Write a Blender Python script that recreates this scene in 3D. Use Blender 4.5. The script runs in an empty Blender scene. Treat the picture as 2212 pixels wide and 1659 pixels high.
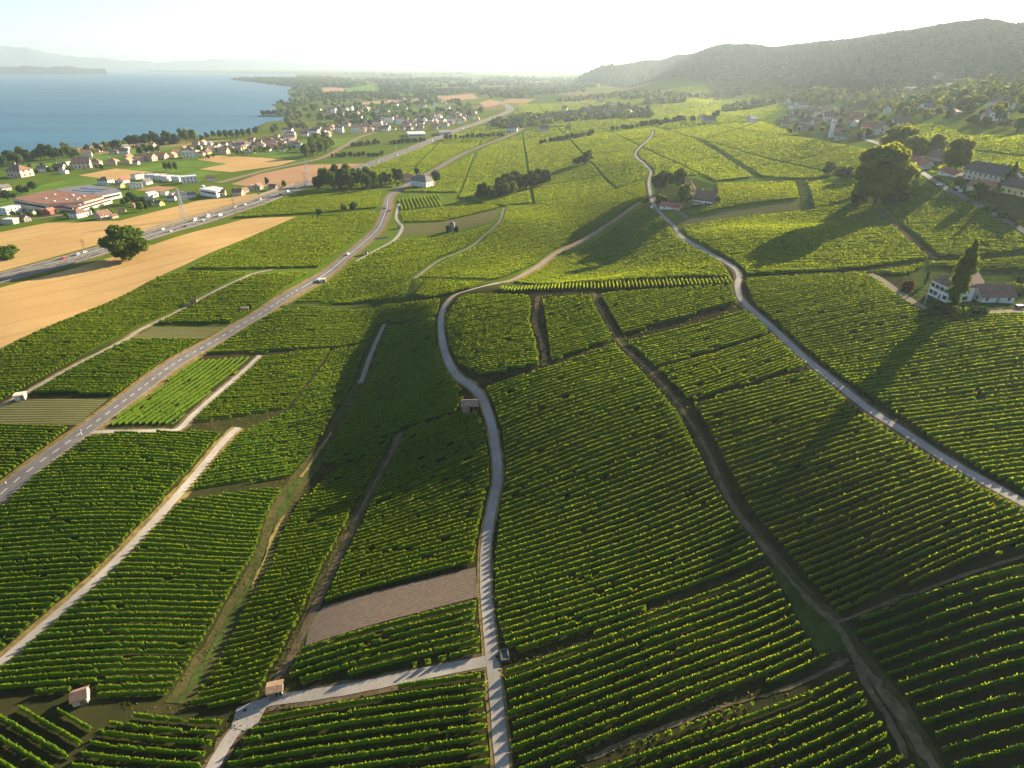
import bpy, math, random
import numpy as np
from mathutils import Vector, Matrix
from mathutils.geometry import delaunay_2d_cdt
C = bpy.context.scene.collection
S = bpy.context.scene
rng = np.random.default_rng(7)
random.seed(7)
R = math.radians

# ------------------------------------------------------------------ camera, sky, sun, exposure
W, HH, F = 2212.0, 1659.0, 1300.0          # working pixel frame of the photograph
TH = R(28.0)
H = 125.0
cam = bpy.data.cameras.new('camera'); cam_o = bpy.data.objects.new('camera', cam); C.objects.link(cam_o)
cam.sensor_width = 36.0; cam.lens = 36.0 * F / W
cam.clip_start = 0.5; cam.clip_end = 80000
cam_o.location = (0, 0, H); cam_o.rotation_euler = (R(90) - TH, 0, 0)
S.camera = cam_o

SUN_AZ, SUN_EL = R(48), R(18)            # azimuth measured from +Y towards +X
w = bpy.data.worlds.new('World'); S.world = w; w.use_nodes = True
nt = w.node_tree; bg = nt.nodes['Background']
sky = nt.nodes.new('ShaderNodeTexSky'); sky.sky_type = 'NISHITA'; sky.sun_disc = False
sky.sun_elevation = SUN_EL; sky.sun_rotation = SUN_AZ; sky.altitude = 500
sky.air_density = 1.0; sky.dust_density = 1.0; sky.ozone_density = 3.0
nt.links.new(sky.outputs[0], bg.inputs[0]); bg.inputs[1].default_value = 0.055
sl = bpy.data.lights.new('sun', 'SUN'); sl.energy = 5.0; sl.angle = R(0.5); sl.color = (1.0, 0.84, 0.58)
so = bpy.data.objects.new('sun', sl); C.objects.link(so)
sd = Vector((math.sin(SUN_AZ) * math.cos(SUN_EL), math.cos(SUN_AZ) * math.cos(SUN_EL), math.sin(SUN_EL)))
so.rotation_euler = sd.to_track_quat('Z', 'Y').to_euler()
S.view_settings.view_transform = 'Standard'; S.view_settings.look = 'None'
S.view_settings.gamma = 1; S.view_settings.exposure = 2.05
cy = S.cycles
cy.max_bounces = 4; cy.diffuse_bounces = 2; cy.glossy_bounces = 2; cy.transmission_bounces = 3
cy.volume_bounces = 0; cy.transparent_max_bounces = 8; cy.caustics_reflective = False; cy.caustics_refractive = False
cy.use_denoising = True
HAZE_DENSITY = 0.58e-4

# ------------------------------------------------------------------ helpers: objects
def tag(o, label=None, cat=None, group=None, kind=None):
    if label: o['label'] = label
    if cat: o['category'] = cat
    if group: o['group'] = group
    if kind: o['kind'] = kind
    return o
def link(name, me, parent=None):
    o = bpy.data.objects.new(name, me); C.objects.link(o)
    if parent: o.parent = parent
    return o
def empty(name, loc, rz=0, scale=1.0):
    o = bpy.data.objects.new(name, None); C.objects.link(o)
    o.location = loc; o.rotation_euler = (0, 0, rz)
    o.scale = (scale,) * 3 if not hasattr(scale, '__len__') else scale
    o.empty_display_size = 0.5
    return o
def copy_tree(o, parent=None):
    c = o.copy(); C.objects.link(c)
    if parent: c.parent = parent
    for ch in list(KIDS.get(o.name, [])): KIDS.setdefault(c.name, []).append(copy_tree(ch, c))
    return c
KIDS = {}
def child(name, me, parent, loc=None, rz=0):
    o = link(name, me, parent)
    if loc: o.location = loc
    if rz: o.rotation_euler = (0, 0, rz)
    KIDS.setdefault(parent.name, []).append(o)
    return o
def np_mesh(name, verts, faces, mat, smooth=False, fmat=None):
    """faces: (n,k) int array, or a list of such arrays"""
    me = bpy.data.meshes.new(name)
    fs = faces if isinstance(faces, list) else [faces]
    fs = [np.asarray(f, dtype=np.int32) for f in fs if len(f)]
    verts = np.asarray(verts, dtype=np.float32)
    me.vertices.add(len(verts)); me.vertices.foreach_set('co', verts.ravel())
    tot = np.concatenate([np.full(len(f), f.shape[1], np.int32) for f in fs])
    loops = np.concatenate([f.ravel() for f in fs])
    me.loops.add(len(loops)); me.loops.foreach_set('vertex_index', loops)
    me.polygons.add(len(tot))
    st = np.zeros(len(tot), np.int32); st[1:] = np.cumsum(tot)[:-1]
    me.polygons.foreach_set('loop_start', st)
    for m in (mat if isinstance(mat, (list, tuple)) else [mat]): me.materials.append(m)
    if fmat is not None: me.polygons.foreach_set('material_index', np.asarray(fmat, np.int32))
    if smooth: me.polygons.foreach_set('use_smooth', np.ones(len(tot), bool))
    me.update(calc_edges=True); me.validate()
    return me
class MB:
    """collects boxes, prisms and tubes into one mesh"""
    def __init__(s): s.v = []; s.f = []
    def add(s, vs, fs):
        b = len(s.v); s.v += [tuple(v) for v in vs]; s.f += [tuple(i + b for i in f) for f in fs]; return s
    def box(s, x0, x1, y0, y1, z0, z1):
        return s.add([(x0,y0,z0),(x1,y0,z0),(x1,y1,z0),(x0,y1,z0),(x0,y0,z1),(x1,y0,z1),(x1,y1,z1),(x0,y1,z1)],
                     [(3,2,1,0),(4,5,6,7),(0,1,5,4),(1,2,6,5),(2,3,7,6),(3,0,4,7)])
    def prism(s, poly, z0, z1):
        n = len(poly); z0s = z0 if hasattr(z0,'__len__') else [z0]*n; z1s = z1 if hasattr(z1,'__len__') else [z1]*n
        return s.add([(x,y,z0s[i]) for i,(x,y) in enumerate(poly)] + [(x,y,z1s[i]) for i,(x,y) in enumerate(poly)],
                     [tuple(range(n-1,-1,-1)), tuple(range(n,2*n))] + [(i,(i+1)%n,n+(i+1)%n,n+i) for i in range(n)])
    def tube(s, a, b, r0, r1=None, n=6):
        r1 = r0 if r1 is None else r1
        a = Vector(a); b = Vector(b); d = (b-a).normalized(); u = d.orthogonal().normalized(); v = d.cross(u)
        vs = []
        for p, r in ((a, r0), (b, r1)):
            for k in range(n):
                t = 2*math.pi*k/n; vs.append(p + (u*math.cos(t) + v*math.sin(t))*r)
        return s.add(vs, [tuple(range(n-1,-1,-1)), tuple(range(n,2*n))] + [(k,(k+1)%n,n+(k+1)%n,n+k) for k in range(n)])
    def mesh(s, name, mat):
        me = bpy.data.meshes.new(name); me.from_pydata(s.v, [], s.f); me.materials.append(mat); me.update(); return me

# ------------------------------------------------------------------ helpers: materials
def new_mat(name):
    m = bpy.data.materials.new(name); m.use_nodes = True
    n = m.node_tree; n.nodes.clear(); out = n.nodes.new('ShaderNodeOutputMaterial'); return m, n, out
def noise(n, scale, detail=3, rough=.6, vec=None, dist=0):
    t = n.nodes.new('ShaderNodeTexNoise'); t.inputs['Scale'].default_value = scale
    t.inputs['Detail'].default_value = detail; t.inputs['Roughness'].default_value = rough; t.inputs['Distortion'].default_value = dist
    n.links.new(vec if vec is not None else pos(n), t.inputs['Vector']); return t
def pos(n):
    g = n.nodes.get('geo') or n.nodes.new('ShaderNodeNewGeometry'); g.name = 'geo'; return g.outputs['Position']
def ramp(n, fac, stops):
    r = n.nodes.new('ShaderNodeValToRGB'); e = r.color_ramp.elements
    while len(e) < len(stops): e.new(.5)
    for i, (p, c) in enumerate(stops): e[i].position = p; e[i].color = (*c, 1)
    n.links.new(fac, r.inputs[0]); return r.outputs[0]
def mixc(n, fac, a, b, mode='MIX'):
    m = n.nodes.new('ShaderNodeMix'); m.data_type = 'RGBA'; m.blend_type = mode
    for s_, v in ((m.inputs[0], fac), (m.inputs[6], a), (m.inputs[7], b)):
        if isinstance(v, bpy.types.NodeSocket): n.links.new(v, s_)
        elif isinstance(v, (int, float)): s_.default_value = v
        else: s_.default_value = (*v, 1)
    return m.outputs[2]
def bump(n, h, strength, dist):
    b = n.nodes.new('ShaderNodeBump'); b.inputs['Strength'].default_value = strength; b.inputs['Distance'].default_value = dist
    n.links.new(h, b.inputs['Height']); return b.outputs[0]
def principled(n, out, col, rough=.8, nrm=None, spec=.3):
    p = n.nodes.new('ShaderNodeBsdfPrincipled'); p.inputs['Roughness'].default_value = rough
    p.inputs['Specular IOR Level'].default_value = spec
    if isinstance(col, bpy.types.NodeSocket): n.links.new(col, p.inputs['Base Color'])
    else: p.inputs['Base Color'].default_value = (*col, 1)
    if nrm is not None: n.links.new(nrm, p.inputs['Normal'])
    n.links.new(p.outputs[0], out.inputs[0]); return p
def simple(name, c, var=.25, scale=.6, rough=.8, bmp=0, spec=None):
    spec = (0.0 if rough > .92 else .2) if spec is None else spec
    m, n, out = new_mat(name); t = noise(n, scale, 4)
    col = ramp(n, t.outputs[0], [(.3, tuple(x*(1-var) for x in c)), (.7, tuple(min(1, x*(1+var)) for x in c))])
    principled(n, out, col, rough, bump(n, noise(n, scale*6, 3).outputs[0], .6, bmp) if bmp else None, spec); return m
def leafy(name, stops, trans, tmix=.45, s1=.05, s2=1.3):
    """thin leaves: reflect and let light through"""
    m, n, out = new_mat(name)
    a = noise(n, s1, 2); b = noise(n, s2, 2)
    f = n.nodes.new('ShaderNodeMath'); f.operation = 'MULTIPLY_ADD'; f.inputs[1].default_value = .55
    n.links.new(b.outputs[0], f.inputs[0])
    g = n.nodes.new('ShaderNodeMath'); g.operation = 'MULTIPLY'; g.inputs[1].default_value = .45
    n.links.new(a.outputs[0], g.inputs[0]); n.links.new(g.outputs[0], f.inputs[2])
    col = ramp(n, f.outputs[0], stops)
    d = n.nodes.new('ShaderNodeBsdfDiffuse'); n.links.new(col, d.inputs[0])
    tr = n.nodes.new('ShaderNodeBsdfTranslucent'); n.links.new(mixc(n, .65, col, trans), tr.inputs[0])
    mx = n.nodes.new('ShaderNodeMixShader'); mx.inputs[0].default_value = tmix
    n.links.new(d.outputs[0], mx.inputs[1]); n.links.new(tr.outputs[0], mx.inputs[2]); n.links.new(mx.outputs[0], out.inputs[0])
    return m
M = {}
for nm_, c_ in (('', ((.030,.078,.008),(.054,.115,.011),(.080,.140,.013),(.12,.150,.016))), ('_y', ((.034,.074,.007),(.064,.115,.010),(.10,.140,.013),(.16,.155,.016))), ('_d', ((.024,.072,.009),(.046,.110,.012),(.070,.135,.013),(.11,.145,.016)))):
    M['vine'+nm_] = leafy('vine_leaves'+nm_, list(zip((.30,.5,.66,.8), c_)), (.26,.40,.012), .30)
    M['shoot'+nm_] = leafy('vine_shoots_lit_top'+nm_, list(zip((.30,.5,.66,.8), [tuple(min(1, x*1.3) for x in q) for q in c_])), (.58,.63,.012), .60)  # young shoots; also the painted sunlit strip on the hedge tops
M['leaf'] = leafy('tree_leaves', [(.3,(.030,.062,.012)),(.5,(.060,.105,.018)),(.75,(.12,.155,.024))], (.30,.34,.025), .42, .03, .5)
M['leaf2'] = leafy('light_tree_leaves', [(.3,(.05,.085,.014)),(.5,(.10,.14,.02)),(.75,(.17,.19,.03))], (.46,.46,.03), .48, .03, .5)
M['leaf3'] = leafy('dark_tree_leaves', [(.3,(.016,.040,.014)),(.5,(.034,.066,.02)),(.75,(.065,.10,.026))], (.14,.2,.03), .32, .03, .5)
M['leaf_far'] = leafy('far_forest', [(.3,(.012,.024,.022)),(.5,(.020,.037,.030)),(.75,(.034,.052,.034))], (.04,.07,.035), .2, .01, .2)
M['leaf4'] = leafy('red_tree_leaves', [(.3,(.05,.012,.012)),(.6,(.11,.025,.02)),(.8,(.16,.05,.03))], (.2,.05,.03), .4, .03, .5)
M['bark'] = simple('bark', (.09,.065,.045), .4, 1.5, .95)
def road_mat(name, c):
    m, n, out = new_mat(name)
    col = ramp(n, noise(n, .09, 3).outputs[0], [(.32, tuple(x*.78 for x in c)), (.68, tuple(x*1.15 for x in c))])
    col = mixc(n, 1.0, col, ramp(n, noise(n, 1.6, 5, .75).outputs[0], [(.28, (.70,.68,.62)), (.45, (.97,)*3), (.7, (1.06,)*3)]), 'MULTIPLY')
    principled(n, out, col, .9, None, .15); return m
M['asphalt'] = road_mat('asphalt', (.13,.118,.11)); M['concrete'] = road_mat('concrete_road', (.28,.25,.215))
M['gravel'] = simple('gravel_path', (.22,.18,.145), .3, .8, .95, .1)
M['dirt'] = simple('dry_dirt', (.11,.08,.045), .4, .35, .95, .1)
M['drygrass'] = simple('dry_grass', (.17,.125,.045), .4, .4, .95, .15)
M['grass'] = simple('verge_grass', (.04,.058,.014), .45, .3, .95, .15)
M['lawn'] = simple('meadow_grass', (.10,.165,.022), .25, .03, .95, .2)
M['paint'] = simple('road_paint', (.8,.78,.74), .08, 2, .6)
M['white'] = simple('white_render', (.72,.69,.63), .08, .4, .85)
M['cream'] = simple('cream_render', (.62,.53,.40), .1, .4, .85)
M['yellow'] = simple('yellow_render', (.68,.52,.24), .1, .4, .85)
M['pinkw'] = simple('pink_render', (.60,.42,.34), .1, .4, .85)
M['stone'] = simple('grey_stone', (.33,.30,.27), .25, .9, .9)
M['stone_d'] = simple('dark_stone', (.12,.11,.10), .3, .9, .9)
M['roof_d'] = simple('dark_tiles', (.085,.070,.066), .3, .7, .9)
M['roof_t'] = simple('faded_tiles', (.22,.155,.115), .3, .9, .9)
M['redw'] = simple('red_render', (.50,.11,.09), .15, .4, .85)
M['roof_o'] = simple('orange_tiles', (.46,.22,.13), .25, .7, .85)
M['roof_b'] = simple('brown_tiles', (.20,.12,.085), .3, .7, .85)
M['roof_r'] = simple('red_tiles', (.33,.12,.08), .3, .7, .85)
M['roof_g'] = simple('grey_tiles', (.16,.145,.145), .25, .7, .8)
M['roof_w'] = simple('pale_roofing', (.50,.50,.50), .12, .4, .6)
M['roof_f'] = simple('rust_gravel_roof', (.23,.125,.09), .2, .15, .95)
M['wood'] = simple('weathered_wood', (.24,.16,.10), .35, 2.0, .9)
M['metal'] = simple('galvanised_steel', (.30,.30,.31), .15, 2, .5)
M['glass'] = simple('window_glass', (.03,.035,.045), .2, 1, .12, 0, .6)
M['shutter'] = simple('dark_shutters', (.05,.055,.05), .2, 1, .7)
M['solar'] = simple('solar_panels', (.035,.045,.08), .2, .3, .25, 0, .6)
M['rubber'] = simple('tyre_rubber', (.02,.02,.02), .2, 3, .9)
for nm, c in (('car_white',(.75,.75,.75)),('car_silver',(.42,.43,.45)),('car_dark',(.03,.035,.05)),('car_red',(.45,.04,.03)),('car_blue',(.05,.09,.2))):
    M[nm] = simple(nm, c, .03, 2, .25, 0, .6)

def field_mat(name, c1, c2, stripe_dir=None, stripe=2.0, s=.05, bmp=.25, dark=None, edge=None):
    m, n, out = new_mat(name)
    col = ramp(n, noise(n, s, 5, .65).outputs[0], [(.3, c1), (.7, c2)])
    h = noise(n, 1.2, 3).outputs[0]
    fine = ramp(n, h, [(.25, (.72,)*3), (.75, (1.15,)*3)])
    col = mixc(n, .7, col, fine, 'MULTIPLY')
    if stripe_dir is not None:
        mp = n.nodes.new('ShaderNodeMapping'); mp.inputs['Rotation'].default_value = (0, 0, stripe_dir); n.links.new(pos(n), mp.inputs[0])
        wv = n.nodes.new('ShaderNodeTexWave'); wv.wave_type = 'BANDS'; wv.bands_direction = 'Y'
        wv.inputs['Scale'].default_value = 2*math.pi/(20*stripe)*1.0; edge = edge or (.35,.7); wv.inputs['Distortion'].default_value = 1.2; wv.inputs['Detail'].default_value = 2
        wv.inputs['Detail Scale'].default_value = 2
        n.links.new(mp.outputs[0], wv.inputs[0])
        col = mixc(n, ramp(n, wv.outputs[0], [(edge[0],(0,0,0)),(edge[1],(1,1,1))]), col, dark or tuple(x*.55 for x in c1))
        h = wv.outputs[0]
    principled(n, out, col, .95, bump(n, h, .5, bmp), 0.0); return m
M['wheat'] = field_mat('ripe_wheat', (.38,.235,.09), (.48,.315,.135), -.95, 24.0, s=.012, bmp=.25, dark=(.36,.225,.09), edge=(.93,.98))
M['verge2'] = field_mat('rough_grass', (.030,.040,.012), (.085,.070,.028), s=.25, bmp=.25)
M['track'] = field_mat('dirt_track', (.070,.060,.028), (.165,.125,.075), s=.35, bmp=.1)
M['wheat2'] = field_mat('stubble', (.31,.18,.10), (.38,.23,.125), s=.02, bmp=.2)

# ------------------------------------------------------------------ terrain height
cT, sT = math.cos(TH), math.sin(TH)
def ray(px, py):
    x = (np.asarray(px, float) - W/2) / F; yc = (HH/2 - np.asarray(py, float)) / F
    return np.stack([x, cT + yc*sT, -sT + yc*cT], -1)
CP = [  # (pixel x, pixel y, ground height)
(0,1650,2),(500,1650,0),(1075,1650,0),(1500,1650,4),(1900,1650,12),(2212,1650,24),(-400,1650,3),(2600,1650,28),
(0,1400,-1),(300,1400,-3),(480,1400,-7),(700,1400,-1),(1060,1400,2),(1500,1400,6),(1850,1400,10),(2212,1400,26),
(0,1150,-2),(300,1150,-3),(600,1150,-10),(850,1150,-1),(1050,1150,4),(1350,1150,6),(1600,1150,9),(1900,1150,17),(2212,1150,28),(2600,1150,32),
(0,1070,-2),(170,940,-3),(400,950,-5),(560,960,-8),(690,970,-14),(790,960,-9),(900,950,-1),(1065,950,8),(1300,950,12),(1530,980,13),(1750,950,20),(2000,960,25),(2212,950,30),
(0,850,-5),(267,868,-4),(500,800,-7),(690,830,-14),(765,830,-19),(860,820,-11),(985,810,7),(1100,810,13),(1200,800,16),(1400,800,19),(1600,800,22),(1800,840,26),(2100,800,33),
(0,740,-7),(300,740,-7),(500,715,-7),(660,700,-11),(820,700,-16),(955,700,6),(1060,690,12),(1150,700,17),(1350,700,22),(1620,660,27),(1850,700,32),(2050,680,36),(2212,680,39),(2500,700,36),
(880,660,-6),(1000,632,6),(1060,617,9),(1200,622,17),(1350,617,23),(1500,612,27),(1590,605,28),(1800,590,33),(2060,640,37),
(1105,609,3),(1145,586,-4),(1250,577,-15),(1320,562,-12),(1420,547,8),(1465,500,15),(1500,530,20),(1520,550,23),(1580,580,28),
(700,600,-9),(850,600,-11),(605,649,-8),(900,600,-11),(830,540,-10),(1000,540,-8),(1100,480,-3),(1200,440,1),(1340,470,8),(1400,430,14),(1420,455,16),
(830,440,-10),(700,470,-12),(500,470,-13),(600,425,-13),(275,560,-9),(200,545,-9),(0,610,-8),(0,500,-14),(200,480,-14),(400,450,-15),
(130,430,-20),(300,400,-20),(45,380,-26),(250,340,-27),(450,320,-27),(600,300,-27),(800,345,-18),(700,330,-22),(1000,285,-18),(900,400,-12),(950,360,-12),
(1000,450,-9),(1100,420,-12),(1250,350,2),(1180,370,-5),(1370,380,16),(1300,310,8),(1400,290,16),(1110,300,-10),
(1500,430,20),(1640,385,30),(1740,460,33),(1650,500,30),(1880,440,41),(2000,560,40),(1900,590,37),(2212,560,42),
(2120,370,62),(2212,400,62),(2000,390,55),(1790,300,48),(1700,270,40),(1850,250,55),(2000,300,62),(2150,230,85),(2212,180,100),(2000,200,75),(2500,300,78),
(1690,205,46),(1560,205,22),(1520,255,25),(1500,220,15),(1330,240,-5),(1200,240,-20),(1100,250,-22),
(700,250,-30),(900,240,-28),(640,280,-30),(800,200,-28),(1000,180,-26),(1100,200,-24),(1240,182,-30),(1400,178,8),(1600,170,45)]
CD = [  # (pixel x, pixel y, depth): the wooded range on the right
(1260,158,5200),(1300,143,5000),(1400,129,4600),(1503,111,4000),(1600,104,3400),(1700,99,2900),(1834,84,2500),(1960,76,2200),(2060,61,1900),(2160,47,1650),(2186,45,1600),(2212,58,1550),(2400,30,1500),(2700,10,1500),
(2212,130,1100),(2400,160,1000)]
pts = []
for a, b, z in CP:
    d = ray(a, b); t = (z - H) / d[2]; pts.append((d[0]*t, d[1]*t, z))
CDr = np.array(CD[:14], float); _x = np.arange(1262, 2700, 45.0)
CD = [(x_, float(np.interp(x_, CDr[:,0], CDr[:,1])), float(np.interp(x_, CDr[:,0], CDr[:,2]))) for x_ in _x] + CD[14:]
for a, b, dep in CD:
    d = ray(a, b); pts.append((d[0]*dep, d[1]*dep, H + d[2]*dep - np.interp(dep, [1500, 3500], [7, 14])))
    if dep > 1400: pts.append((d[0]*dep*1.13, d[1]*dep*1.13, max(0, H + d[2]*dep - 50))); pts.append((d[0]*dep*1.4, d[1]*dep*1.4, max(0, H + d[2]*dep - 110)))
for az in (-75,-50,-35,-20,-8,4,16,28,45,70):
    for rr, zz in ((11000,-28),(26000,-20)):
        pts.append((rr*math.sin(R(az)), rr*math.cos(R(az)), zz + (90 if az > 22 else 0)))
for az, rr, zz in ((-90,60,0),(90,80,22),(-90,300,-10),(90,300,38),(0,12,0),(-70,900,-40),(-60,2500,-50),(75,900,85),(90,1500,150),(-110,200,0),(110,200,50),(-110,900,-30),(110,900,120)):
    pts.append((rr*math.sin(R(az)), rr*math.cos(R(az)), zz))
pts = np.array(pts)
def comp(x, y):
    r = np.hypot(x, y) + 1e-6; k = 220*np.arcsinh(r/220)/r; return x*k, y*k
cu, cv = comp(pts[:,0], pts[:,1]); CQ = 14.0
def kern(u, v): return np.sqrt((u[:,None]-cu[None])**2 + (v[:,None]-cv[None])**2 + CQ*CQ)
nP = len(pts)
A = np.zeros((nP+1, nP+1)); A[:nP,:nP] = kern(cu, cv); A[:nP,:nP] -= np.eye(nP)*1.0; A[:nP,nP] = 1; A[nP,:nP] = 1
sol = np.linalg.solve(A, np.append(pts[:,2], 0))
LAKE_Z = -34.0
LK = [(-500,395),(-150,362),(0,342),(40,335),(100,325),(170,322),(235,308),(300,303),(360,299),(430,297),(500,291),(545,286),(565,270),(590,262),(640,262),(625,254),(598,251),(600,246),(640,243),(600,237),(590,226),(620,221),(640,214),(628,206),(622,195),(640,188),(600,183),(560,178),(500,172),(500,170),(640,166),(640,160),(420,157),(250,152),(150,156),(0,159),(-200,160),(-600,163)]
lk = np.array([(ray(a,b)*((LAKE_Z-H)/ray(a,b)[2]))[:2] for a, b in LK])
def inpoly(x, y, P):
    r = np.zeros(x.shape, bool); n = len(P)
    for i in range(n):
        x0, y0 = P[i]; x1, y1 = P[(i+1) % n]
        c = ((y0 > y) != (y1 > y)); 
        if y1 != y0: r ^= c & (x < (x1-x0)*(y-y0)/(y1-y0) + x0)
    return r
def dist_poly(x, y, P):
    d = np.full(x.shape, 1e12); n = len(P)
    for i in range(n):
        a = P[i]; b = P[(i+1) % n]; e = b-a; L = (e**2).sum() + 1e-9
        t = np.clip(((x-a[0])*e[0] + (y-a[1])*e[1])/L, 0, 1)
        d = np.minimum(d, (x-a[0]-t*e[0])**2 + (y-a[1]-t*e[1])**2)
    return np.sqrt(d)
def raw_h(x, y):
    sh = x.shape; x = x.ravel(); y = y.ravel(); z = np.empty(len(x))
    for i in range(0, len(x), 20000):
        u, v = comp(x[i:i+20000], y[i:i+20000]); z[i:i+20000] = kern(u, v) @ sol[:nP] + sol[nP]
    r = np.hypot(x, y)
    # gentle undulation near by, spurs on the range far off
    z += .45*np.sin(x/17+.3*np.sin(y/23))*np.sin(y/21+1)*np.clip((r-40)/60,0,1)*np.clip(2-r/400,0,1) + 1.3*np.sin(x/41+2)*np.sin(y/37+.5)*np.clip(2-r/500,0,1) + 1.3*np.sin((x+y)*.707/19+.8*np.sin((x-y)/60))*np.clip((r-60)/80,0,1)*np.clip(2-r/330,0,1)
    z += (1.7*np.sin((x*.75+y*.25)/21+.9*np.sin(y/70)) + 1.2*np.sin((x*.3-y*.6)/26+1.1*np.sin(x/90)))*np.clip((r-230)/120,0,1)*np.clip((900-r)/200,0,1)*np.clip((x+190-.1*y)/80,0,1)
    az = np.degrees(np.arctan2(x, y)); hill = np.clip((az-8)/6,0,1)*np.clip((r-1100)/500,0,1)*np.clip((z-40)/60,0,1)
    z += hill*(2*np.sin((x*.8-y*.45)/70 + 1.2*np.sin(y/330)) + 1*np.sin((x-y*.6)/37+2*np.sin(x/210)) + .8*np.sin(x/23)*np.sin(y/31))
    inl = inpoly(x, y, lk); near = r < 30000
    d = dist_poly(x, y, lk)
    z = np.where(inl, np.minimum(z, LAKE_Z - 1 - np.minimum(d*.06, 20)), np.where(r > 500, np.maximum(z, LAKE_Z + .6 + np.minimum(d*.012, 3)), z))
    return z.reshape(sh)
A0, A1, NA, R0, R1, NR = R(-112), R(112), 800, 12.0, 30000.0, 620
gaz = np.linspace(A0, A1, NA); glr = np.linspace(math.log(R0), math.log(R1), NR)
GA, GR = np.meshgrid(gaz, np.exp(glr), indexing='ij')
GX, GY = GR*np.sin(GA), GR*np.cos(GA); GZ = raw_h(GX, GY)
def hz(x, y):
    x = np.asarray(x, float); y = np.asarray(y, float)
    a = np.clip((np.arctan2(x, y)-A0)/(A1-A0)*(NA-1), 0, NA-1.001)
    l = np.clip((np.log(np.hypot(x, y)+1e-6)-glr[0])/(glr[-1]-glr[0])*(NR-1), 0, NR-1.001)
    i = a.astype(int); j = l.astype(int); fa = a-i; fl = l-j
    return (GZ[i,j]*(1-fa)*(1-fl)+GZ[i+1,j]*fa*(1-fl)+GZ[i,j+1]*(1-fa)*fl+GZ[i+1,j+1]*fa*fl)
TS = np.exp(np.linspace(math.log(60), math.log(29000), 1600))
def at(px, py, lift=0.0):
    """ground point seen at a pixel of the photograph"""
    d = ray(px, py); P = d[None]*TS[:,None]
    g = H + P[:,2] - hz(P[:,0], P[:,1]) - lift
    k = np.argmax(g < 0)
    if g[k] >= 0: return None
    t0, t1 = TS[max(k-1,0)], TS[k]
    for _ in range(24):
        t = .5*(t0+t1); p = d*t
        if H + p[2] - hz(p[0], p[1]) - lift < 0: t1 = t
        else: t0 = t
    p = d*t1; return np.array([p[0], p[1], H + p[2]])
def depth(p): return p[1]*cT - (p[2]-H)*sT
def ppm(p): return F/depth(p)              # photograph pixels per metre at a point
def ats(L): return np.array([q for q in (at(a, b) for a, b in L) if q is not None])

# ------------------------------------------------------------------ ground, lake, mountains, haze
def ground_mat():
    m, n, out = new_mat('ground')
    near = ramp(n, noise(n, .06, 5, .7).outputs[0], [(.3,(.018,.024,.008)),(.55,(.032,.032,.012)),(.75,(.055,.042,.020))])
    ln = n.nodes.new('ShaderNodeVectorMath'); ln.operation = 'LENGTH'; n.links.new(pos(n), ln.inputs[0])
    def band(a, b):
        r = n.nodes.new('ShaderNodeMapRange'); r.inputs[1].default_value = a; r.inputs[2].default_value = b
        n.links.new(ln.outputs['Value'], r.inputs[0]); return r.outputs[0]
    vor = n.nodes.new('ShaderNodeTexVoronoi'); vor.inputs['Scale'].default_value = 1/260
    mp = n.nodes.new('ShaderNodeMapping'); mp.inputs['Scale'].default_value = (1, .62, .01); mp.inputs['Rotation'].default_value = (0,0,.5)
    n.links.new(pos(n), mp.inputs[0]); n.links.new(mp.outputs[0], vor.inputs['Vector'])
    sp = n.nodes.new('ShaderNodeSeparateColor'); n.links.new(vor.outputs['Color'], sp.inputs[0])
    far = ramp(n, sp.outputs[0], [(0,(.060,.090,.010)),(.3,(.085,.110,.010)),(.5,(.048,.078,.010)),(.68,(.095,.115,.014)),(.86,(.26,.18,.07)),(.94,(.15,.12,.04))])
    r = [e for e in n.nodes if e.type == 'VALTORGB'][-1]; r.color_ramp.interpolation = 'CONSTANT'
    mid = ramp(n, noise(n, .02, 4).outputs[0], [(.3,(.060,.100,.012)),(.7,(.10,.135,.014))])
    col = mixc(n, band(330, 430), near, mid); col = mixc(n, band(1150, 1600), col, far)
    principled(n, out, col, .95, bump(n, noise(n, .35, 4).outputs[0], .4, .3), 0.0); return m
M['ground'] = ground_mat()
idx = (np.arange(NA-1)[:,None]*NR + np.arange(NR-1)[None]).ravel()
gv = np.stack([GX.ravel(), GY.ravel(), GZ.ravel()], -1)
# close the disc below the camera
apex = len(gv); gv = np.vstack([gv, [(0, 0, float(hz(0.01, 12.)))]])
gq = np.stack([idx, idx+1, idx+NR+1, idx+NR], -1)[:, ::-1]
gt = np.stack([np.full(NA-1, apex), np.arange(NA-1)*NR, (np.arange(NA-1)+1)*NR], -1)[:, ::-1]
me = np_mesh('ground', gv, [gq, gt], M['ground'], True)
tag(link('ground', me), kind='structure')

m, n, out = new_mat('lake_water')
mpw = n.nodes.new('ShaderNodeMapping'); mpw.inputs['Scale'].default_value = (.0007,.0042,.001); mpw.inputs['Rotation'].default_value = (0,0,.25); n.links.new(pos(n), mpw.inputs[0])
wcol = ramp(n, noise(n, 1.0, 5, .62, mpw.outputs[0], .8).outputs[0], [(.36,(.014,.082,.135)),(.64,(.030,.128,.185))])
wh = noise(n, .22, 5, .65).outputs[0]
p = principled(n, out, wcol, .5, bump(n, wh, .35, .6), .45)
M['water'] = m
lk3 = np.column_stack([lk, np.full(len(lk), LAKE_Z)])
big = [(-9000,300),(-1500,700)]
wq = MB().add([(-26000,-2000,LAKE_Z),(9000,-2000,LAKE_Z),(9000,24000,LAKE_Z),(-26000,24000,LAKE_Z)], [(0,1,2,3)])
tag(link('lake', wq.mesh('lake', M['water'])), kind='structure')

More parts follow.
